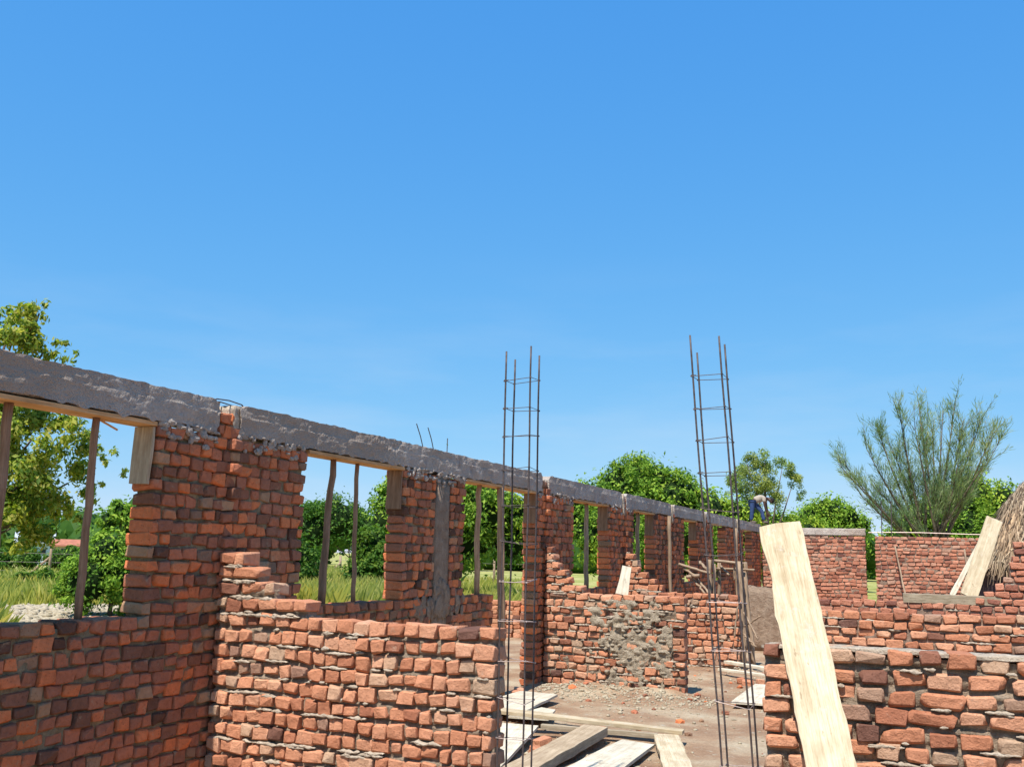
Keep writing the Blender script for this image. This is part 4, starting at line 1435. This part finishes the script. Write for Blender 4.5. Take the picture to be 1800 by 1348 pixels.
# far tree line round the field
mb = MB()
rr = random.Random(77)
cl = []
for k in range(460):
    a = rad(rr.uniform(-72, 34))
    d = rr.uniform(118, 150)
    z = rr.uniform(0.8, 4.4) + (1.6 if -45 < math.degrees(a) < -30 else 0)
    cl.append((d * math.sin(a), d * math.cos(a), z, rr.uniform(2.0, 3.4)))
leaves(mb, cl, 60000, 0.8, 0.38, rr, 0.6, 0.1)
core(mb, cl, 0.75, 5)
tag(mb.build('distant_woods', M['bush']), 'continuous line of green trees far across the field', 'woods', None, 'stuff')

# ------------------------------------------------------------------ grass field, gravel and stones
mb = MB()
rr = random.Random(55)
GV, GT = [], []


def tufts(n, fx, hmin, hmax, dry):
    for _ in range(n):
        x, y, s = fx()
        hh = rr.uniform(hmin, hmax) * s
        tn = min(0.999, max(0.0, rr.gauss(dry, 0.22)))
        for _k in range(4):
            a = rr.uniform(0, math.pi)
            w_ = rr.uniform(0.012, 0.03) * (1 + hh)
            lx, ly = rr.gauss(0, 0.25) * hh, rr.gauss(0, 0.25) * hh
            px, py = x + rr.gauss(0, 0.08), y + rr.gauss(0, 0.08)
            dx, dy = math.cos(a) * w_, math.sin(a) * w_
            GV.extend([(px - dx, py - dy, -0.02), (px + dx, py + dy, -0.02), (px + lx * 0.4, py + ly * 0.4, hh * 0.65), (px + lx, py + ly, hh)])
            GT.extend([tn] * 4)


def ray_spot(d0, d1, b0, b1):
    def f():
        d = d0 * (d1 / d0) ** rr.random()
        b = rad(rr.uniform(b0, b1))
        return d * math.sin(b), d * math.cos(b), 1.0
    return f


def outside(fn):
    def f():
        while True:
            q = fn()
            if -50.5 < math.degrees(math.atan2(q[0], q[1])) < -42.0 and math.hypot(q[0], q[1]) < 31 + 3 * rr.random():
                continue
            if q[0] < -11.0 - 2.0 * rr.random() and not ((q[0] + 21.5) ** 2 / 22 + (q[1] - 20.5) ** 2 / 16 < rr.uniform(0.7, 1.1)):
                return q
    return f


tufts(9000, outside(ray_spot(13, 32, -58, -30)), 0.16, 0.4, 0.6)
tufts(9000, outside(ray_spot(20, 60, -58, -22)), 0.3, 0.8, 0.72)
tufts(7000, outside(ray_spot(22, 55, -44, -27)), 0.6, 1.25, 0.8)
mb.add(GV, [(4 * i, 4 * i + 1, 4 * i + 3, 4 * i + 2) for i in range(len(GV) // 4)], np.array(GT))
tag(mb.build('grass', M['grass']), 'tall yellow green grass in the field outside the windows', 'grass', None, 'stuff')

mb = MB()
px_, py_ = -21.5, 20.5
pv = [(px_, py_, 0.12)]
for k in range(40):
    a = 2 * math.pi * k / 40
    q = 1 + 0.2 * nz(math.cos(a), math.sin(a), 3, 2)
    pv.append((px_ + 2.3 * q * math.cos(a), py_ + 2.0 * q * math.sin(a), 0.10))
for k in range(40):
    a = 2 * math.pi * k / 40
    q = 1 + 0.2 * nz(math.cos(a), math.sin(a), 3, 2)
    pv.append((px_ + 4.7 * q * math.cos(a), py_ + 4.0 * q * math.sin(a), -0.03))
mb.add(pv, [(0, 1 + k, 1 + (k + 1) % 40) for k in range(40)] + [(1 + k, 41 + k, 41 + (k + 1) % 40, 1 + (k + 1) % 40) for k in range(40)])
for _ in range(1500):
    a, q = rr.uniform(0, 6.28), math.sqrt(rr.random())
    x, y = px_ + math.cos(a) * q * 4.4, py_ + math.sin(a) * q * 3.8
    s = rr.uniform(0.04, 0.15)
    add_lump(mb, (x, y, 0.12 * (1 - q) + s * 0.3), (s, s * 0.8, s * 0.5), rr, rr.uniform(0, 3))
tag(mb.build('gravel', M['stone'], smooth=True), 'patch of pale stones on the grass outside the leftmost window', 'gravel', None, 'stuff')

mb = MB()
for _ in range(130):
    x, y = rr.uniform(-5.4, 0.4), rr.uniform(7.4, 19.0)
    s = 0.010 + abs(rr.gauss(0, 0.015))
    add_lump(mb, (x, y, ground_z(x, y) + s * 0.3), (s * 1.4, s, s * 0.8), rr, rr.uniform(0, 3), rr.random())
tag(mb.build('brick_rubble', M['brick_left']), 'small chips of red brick strewn on the soil floor', 'rubble', None, 'stuff')
mb = MB()
for _ in range(2600):
    x, y = rr.uniform(-5.5, 0.5), rr.uniform(7.2, 19.5)
    if rr.random() < 0.45:
        x, y = -5.5 + rr.random() * 2.6, 14.1 - abs(rr.gauss(0, 0.55))
    s = 0.004 + abs(rr.gauss(0, 0.010))
    add_lump(mb, (x, y, ground_z(x, y) + s * 0.3), (s * 1.3, s, s * 0.7), rr, rr.uniform(0, 3))
tag(mb.build('rubble', M['stone'], smooth=True), 'loose mortar crumbs and pebbles strewn on the soil floor', 'rubble', None, 'stuff')

bb = 0
FRAG = [(-3.85, 9.75, 'broken red brick lying on the soil left of the thick tan timber'), (-3.62, 9.15, 'brick fragment on the soil beside the white board'),
        (-3.55, 9.62, 'small brick fragment near the thick tan timber'), (-3.05, 16.3, 'red brick lying on the ground before the pale battens'),
        (-2.9, 16.1, 'second red brick on the ground before the pale battens'), (-2.72, 16.2, 'third red brick on the ground before the pale battens'),
        (-5.45, 12.85, 'dark red brick at the foot of the doorway'), (-5.5, 13.05, 'brick lying in the doorway beside the pier')]
for k, (x, y, lab) in enumerate(FRAG):
    o = bpy.data.objects.new('loose_brick', BV['brick'][k % NV])
    COL.objects.link(o)
    s = rr.uniform(0.7, 1.0)
    o.matrix_world = Matrix.Translation((x, y, ground_z(x, y) + 0.04)) @ Matrix.Rotation(rr.uniform(0, 3), 4, 'Z') @ Matrix.Rotation(rr.gauss(0, 0.15), 4, 'X') @ Matrix.Diagonal((0.14 * s, 0.21 * s, 0.09, 1))
    tag(o, lab, 'brick', 'loose bricks on the ground', 'thing')

# brick stack outside the doorway
st = thing('brick_stack', 'sunlit stack of orange bricks on the ground outside the doorway', 'brick stack', (-9.35, 21.7, 0))
for k in range(8):
    for i in range(7):
        for j in range(2):
            o = bpy.data.objects.new('brick', BV['brick'][R.randrange(NV)])
            COL.objects.link(o)
            o.parent = st
            o.matrix_local = Matrix.Translation((-0.62 + i * 0.19 + R.gauss(0, 0.012), j * 0.24, 0.055 + k * 0.105)) @ Matrix.Rotation(R.gauss(0, 0.06), 4, 'Z') @ Matrix.Diagonal((0.165, 0.225, 0.1, 1))

# ------------------------------------------------------------------ fence outside
fence = thing('wire_fence', 'rustic wire fence of rough poles across the field outside', 'fence', (-36, 43, 0))
fa, fb_ = Vector((-49.5, 32.1, 0)), Vector((-22.0, 55.4, 0))
nf = 13
for k in range(nf):
    p = fa.lerp(fb_, k / (nf - 1))
    mb = MB()
    mb.tube([p + Vector((0, 0, -0.1)), p + Vector((rr.gauss(0, 0.05), rr.gauss(0, 0.05), 0.9)), p + Vector((rr.gauss(0, 0.09), rr.gauss(0, 0.09), 1.65))], [0.085, 0.075, 0.065], 7)
    mb.build('post', M['stick'], fence, smooth=True)
    if k in (3, 8):
        mb = MB()
        mb.tube([p + Vector((-1.3, -0.5, 0)), p + Vector((0, 0, 1.25))], [0.07, 0.06], 6)
        mb.build('brace', M['stick'], fence, smooth=True)
for zz in (0.5, 0.95, 1.4):
    mb = MB()
    mb.tube([fa + Vector((0, 0, zz)), fb_ + Vector((0, 0, zz))], 0.008, 4)
    mb.build('wire', M['tie'], fence)


# ------------------------------------------------------------------ far houses
def house(label, c, ang, L, D, H, RH, wm, rm):
    h = thing('house', label, 'house', (c[0], c[1], 0), 'houses far across the field')
    A = Matrix.Translation((c[0], c[1], 0)) @ Matrix.Rotation(ang, 4, 'Z')
    mb = MB()
    q = lambda x, y, z: tuple(A @ Vector((x, y, z)))
    mb.add([q(-L / 2, -D / 2, 0), q(L / 2, -D / 2, 0), q(L / 2, D / 2, 0), q(-L / 2, D / 2, 0), q(-L / 2, -D / 2, H), q(L / 2, -D / 2, H), q(L / 2, D / 2, H), q(-L / 2, D / 2, H),
            q(-L / 2, 0, H + RH * 0.95), q(L / 2, 0, H + RH * 0.95)],
           [(0, 1, 5, 4), (1, 2, 6, 9, 5), (2, 3, 7, 6), (3, 0, 4, 8, 7)])
    mb.build('wall', M[wm], h)
    mb = MB()
    e, tk = 0.4, 0.12
    for s in (-1, 1):
        mb.add([q(-L / 2 - e, s * (D / 2 + e), H - 0.15), q(L / 2 + e, s * (D / 2 + e), H - 0.15), q(L / 2 + e, 0, H + RH), q(-L / 2 - e, 0, H + RH),
                q(-L / 2 - e, s * (D / 2 + e), H - 0.15 + tk), q(L / 2 + e, s * (D / 2 + e), H - 0.15 + tk), q(L / 2 + e, 0, H + RH + tk), q(-L / 2 - e, 0, H + RH + tk)],
               [(0, 1, 2, 3), (4, 5, 6, 7), (0, 1, 5, 4), (1, 2, 6, 5), (3, 0, 4, 7)])
    mb.build('roof', M[rm], h)
    for x in (-L * 0.3, L * 0.3):
        mb = MB()
        mb.box((0, 0, 0), (0.4, 0.1, 0.45))
        v = [tuple(A @ (Vector(p) + Vector((x, -D / 2 - 0.02, H * 0.58)))) for p in mb.v[0]]
        m2 = MB()
        m2.add(v, mb.f)
        m2.build('window', M['glass'], h)
    mb = MB()
    mb.box((0, 0, 0), (0.5, 0.1, 1.5))
    m2 = MB()
    m2.add([tuple(A @ (Vector(p) + Vector((0, -D / 2 - 0.02, 0.75)))) for p in mb.v[0]], mb.f)
    m2.build('door', M['glass'], h)


house('small pale blue house far off in the leftmost window', (-76.6, 66.2), rad(49), 2.6, 2.6, 2.1, 0.7, 'housewall', 'tin')
house('far house with a red roof beside the pale blue one', (-70.0, 63.6), rad(49), 1.7, 2.4, 1.85, 0.36, 'housewall2', 'redroof')


# ------------------------------------------------------------------ the worker bending on the beam
def skinned(name, chains, mat, parent, root=0, sub=2):
    """chains: list of [(point, radius), ...]; chains starting within 1 mm of an earlier vertex are joined to it"""
    vs, rs, es = [], [], []

    def vert(p, r_):
        for i, q in enumerate(vs):
            if (Vector(q) - Vector(p)).length < 1e-3:
                return i
        vs.append(tuple(p))
        rs.append(r_)
        return len(vs) - 1
    for ch in chains:
        prev = None
        for p, r_ in ch:
            i = vert(p, r_)
            if prev is not None:
                es.append((prev, i))
            prev = i
    me = bpy.data.meshes.new(name)
    me.from_pydata(vs, es, [])
    o = bpy.data.objects.new(name, me)
    COL.objects.link(o)
    o.parent = parent
    bm = bmesh.new()
    bm.from_mesh(me)
    lay = bm.verts.layers.skin.verify()
    bm.verts.ensure_lookup_table()
    for i, v in enumerate(bm.verts):
        v[lay].radius = (rs[i], rs[i]) if not isinstance(rs[i], tuple) else rs[i]
        v[lay].use_root = (i == root)
    bm.to_mesh(me)
    bm.free()
    me.materials.append(M[mat])
    o.modifiers.new('skin', 'SKIN').use_smooth_shade = True
    s = o.modifiers.new('subd', 'SUBSURF')
    s.levels = s.render_levels = sub
    return o


PX, PY, PZ = XL - 0.11, 33.3, BT + 0.01
per = thing('person', 'person in cream top and blue jeans bending over on the far beam', 'person', (PX, PY, PZ))
hip = (0.0, 0, 0.84)
sh = (0.47, 0, 0.97)
body = [[(hip, 0.13), ((0.16, 0, 0.92), 0.12), ((0.33, 0, 0.97), 0.14), (sh, 0.11), ((0.57, 0, 0.955), 0.055), ((0.64, 0, 0.92), 0.075), ((0.72, 0, 0.865), 0.098), ((0.77, 0, 0.80), 0.078)]]
for s in (-1, 1):
    fx, kx = (-0.06, -0.02) if s < 0 else (0.40, 0.33)
    kz = 0.44 if s < 0 else 0.46
    fy = -0.06 if s < 0 else 0.07
    body.append([(hip, 0.13), ((0.0 + 0.02 * (s > 0), s * 0.10, 0.78), 0.10), ((kx, s * 0.09, kz), 0.062), ((fx, fy, 0.09), 0.042), ((fx + 0.01, fy, 0.035), 0.042), ((fx + 0.16, fy, 0.028), 0.034)])
    wr = (0.56, s * 0.13, 0.42)
    body.append([(sh, 0.11), ((0.46, s * 0.17, 0.95), 0.062), ((0.48, s * 0.20, 0.69), 0.045), (wr, 0.028), ((wr[0] + 0.03, wr[1], wr[2] - 0.07), 0.032)])
    for k, dx in enumerate((-0.024, -0.008, 0.008, 0.024)):
        b_ = (wr[0] + 0.03, wr[1], wr[2] - 0.07)
        body.append([(b_, 0.032), ((b_[0] + dx + 0.01, b_[1], b_[2] - 0.055), 0.0095), ((b_[0] + dx + 0.022, b_[1] - s * 0.01, b_[2] - 0.09 - 0.006 * (k in (1, 2))), 0.008)])
    body.append([((wr[0] + 0.03, wr[1], wr[2] - 0.07), 0.032), ((wr[0] + 0.072, wr[1] - s * 0.02, wr[2] - 0.075), 0.010), ((wr[0] + 0.092, wr[1] - s * 0.03, wr[2] - 0.105), 0.009)])
skinned('body', body, 'skin', per)
skinned('shirt', [[((0.05, 0, 0.865), 0.155), ((0.16, 0, 0.92), 0.15), ((0.33, 0, 0.97), 0.17), ((0.48, 0, 0.97), 0.13)],
                  [((0.48, 0, 0.97), 0.13), ((0.46, -0.17, 0.95), 0.082), ((0.47, -0.19, 0.80), 0.068)], [((0.48, 0, 0.97), 0.13), ((0.46, 0.17, 0.95), 0.082), ((0.47, 0.19, 0.80), 0.068)]], 'shirt', per)
leg = []
for s in (-1, 1):
    fx, kx = (-0.06, -0.02) if s < 0 else (0.40, 0.33)
    kz = 0.44 if s < 0 else 0.46
    fy = -0.06 if s < 0 else 0.07
    leg.append([(hip, 0.155), ((0.0 + 0.02 * (s > 0), s * 0.10, 0.78), 0.122), ((kx, s * 0.09, kz), 0.084), ((fx, fy, 0.10), 0.068)])
skinned('jeans', leg, 'jeans', per)
mb = MB()
v, f = ico()
bm = bmesh.new()
bmesh.ops.create_icosphere(bm, subdivisions=2, radius=1)
v = np.array([q.co[:] for q in bm.verts])
f = [tuple(q.index for q in x.verts) for x in bm.faces]
bm.free()
mb.add(v * np.array((0.10, 0.092, 0.112)) + np.array((0.735, 0, 0.885)) + np.array((PX, PY, PZ)), f)
mb.build('hair', M['hair'], per, smooth=True)
for s in (-1, 1):
    mb = MB()
    mb.add(v * np.array((0.018, 0.010, 0.028)) + np.array((0.735 + PX, s * 0.095 + PY, 0.84 + PZ)), f)
    mb.build('ear', M['skin'], per, smooth=True)
mb = MB()
mb.add(v * np.array((0.016, 0.015, 0.026)) + np.array((0.842 + PX, PY, 0.79 + PZ)), f)
mb.build('nose', M['skin'], per, smooth=True)
for s in (-1, 1):
    mb = MB()
    fx, fy = (-0.06, -0.06) if s < 0 else (0.40, 0.07)
    mb.add(v * np.array((0.135, 0.052, 0.045)) + np.array((fx + 0.07 + PX, fy + PY, 0.042 + PZ)), f)
    mb.build('shoe', M['shoe'], per, smooth=True)

per.scale = (0.85, 0.85, 0.85)
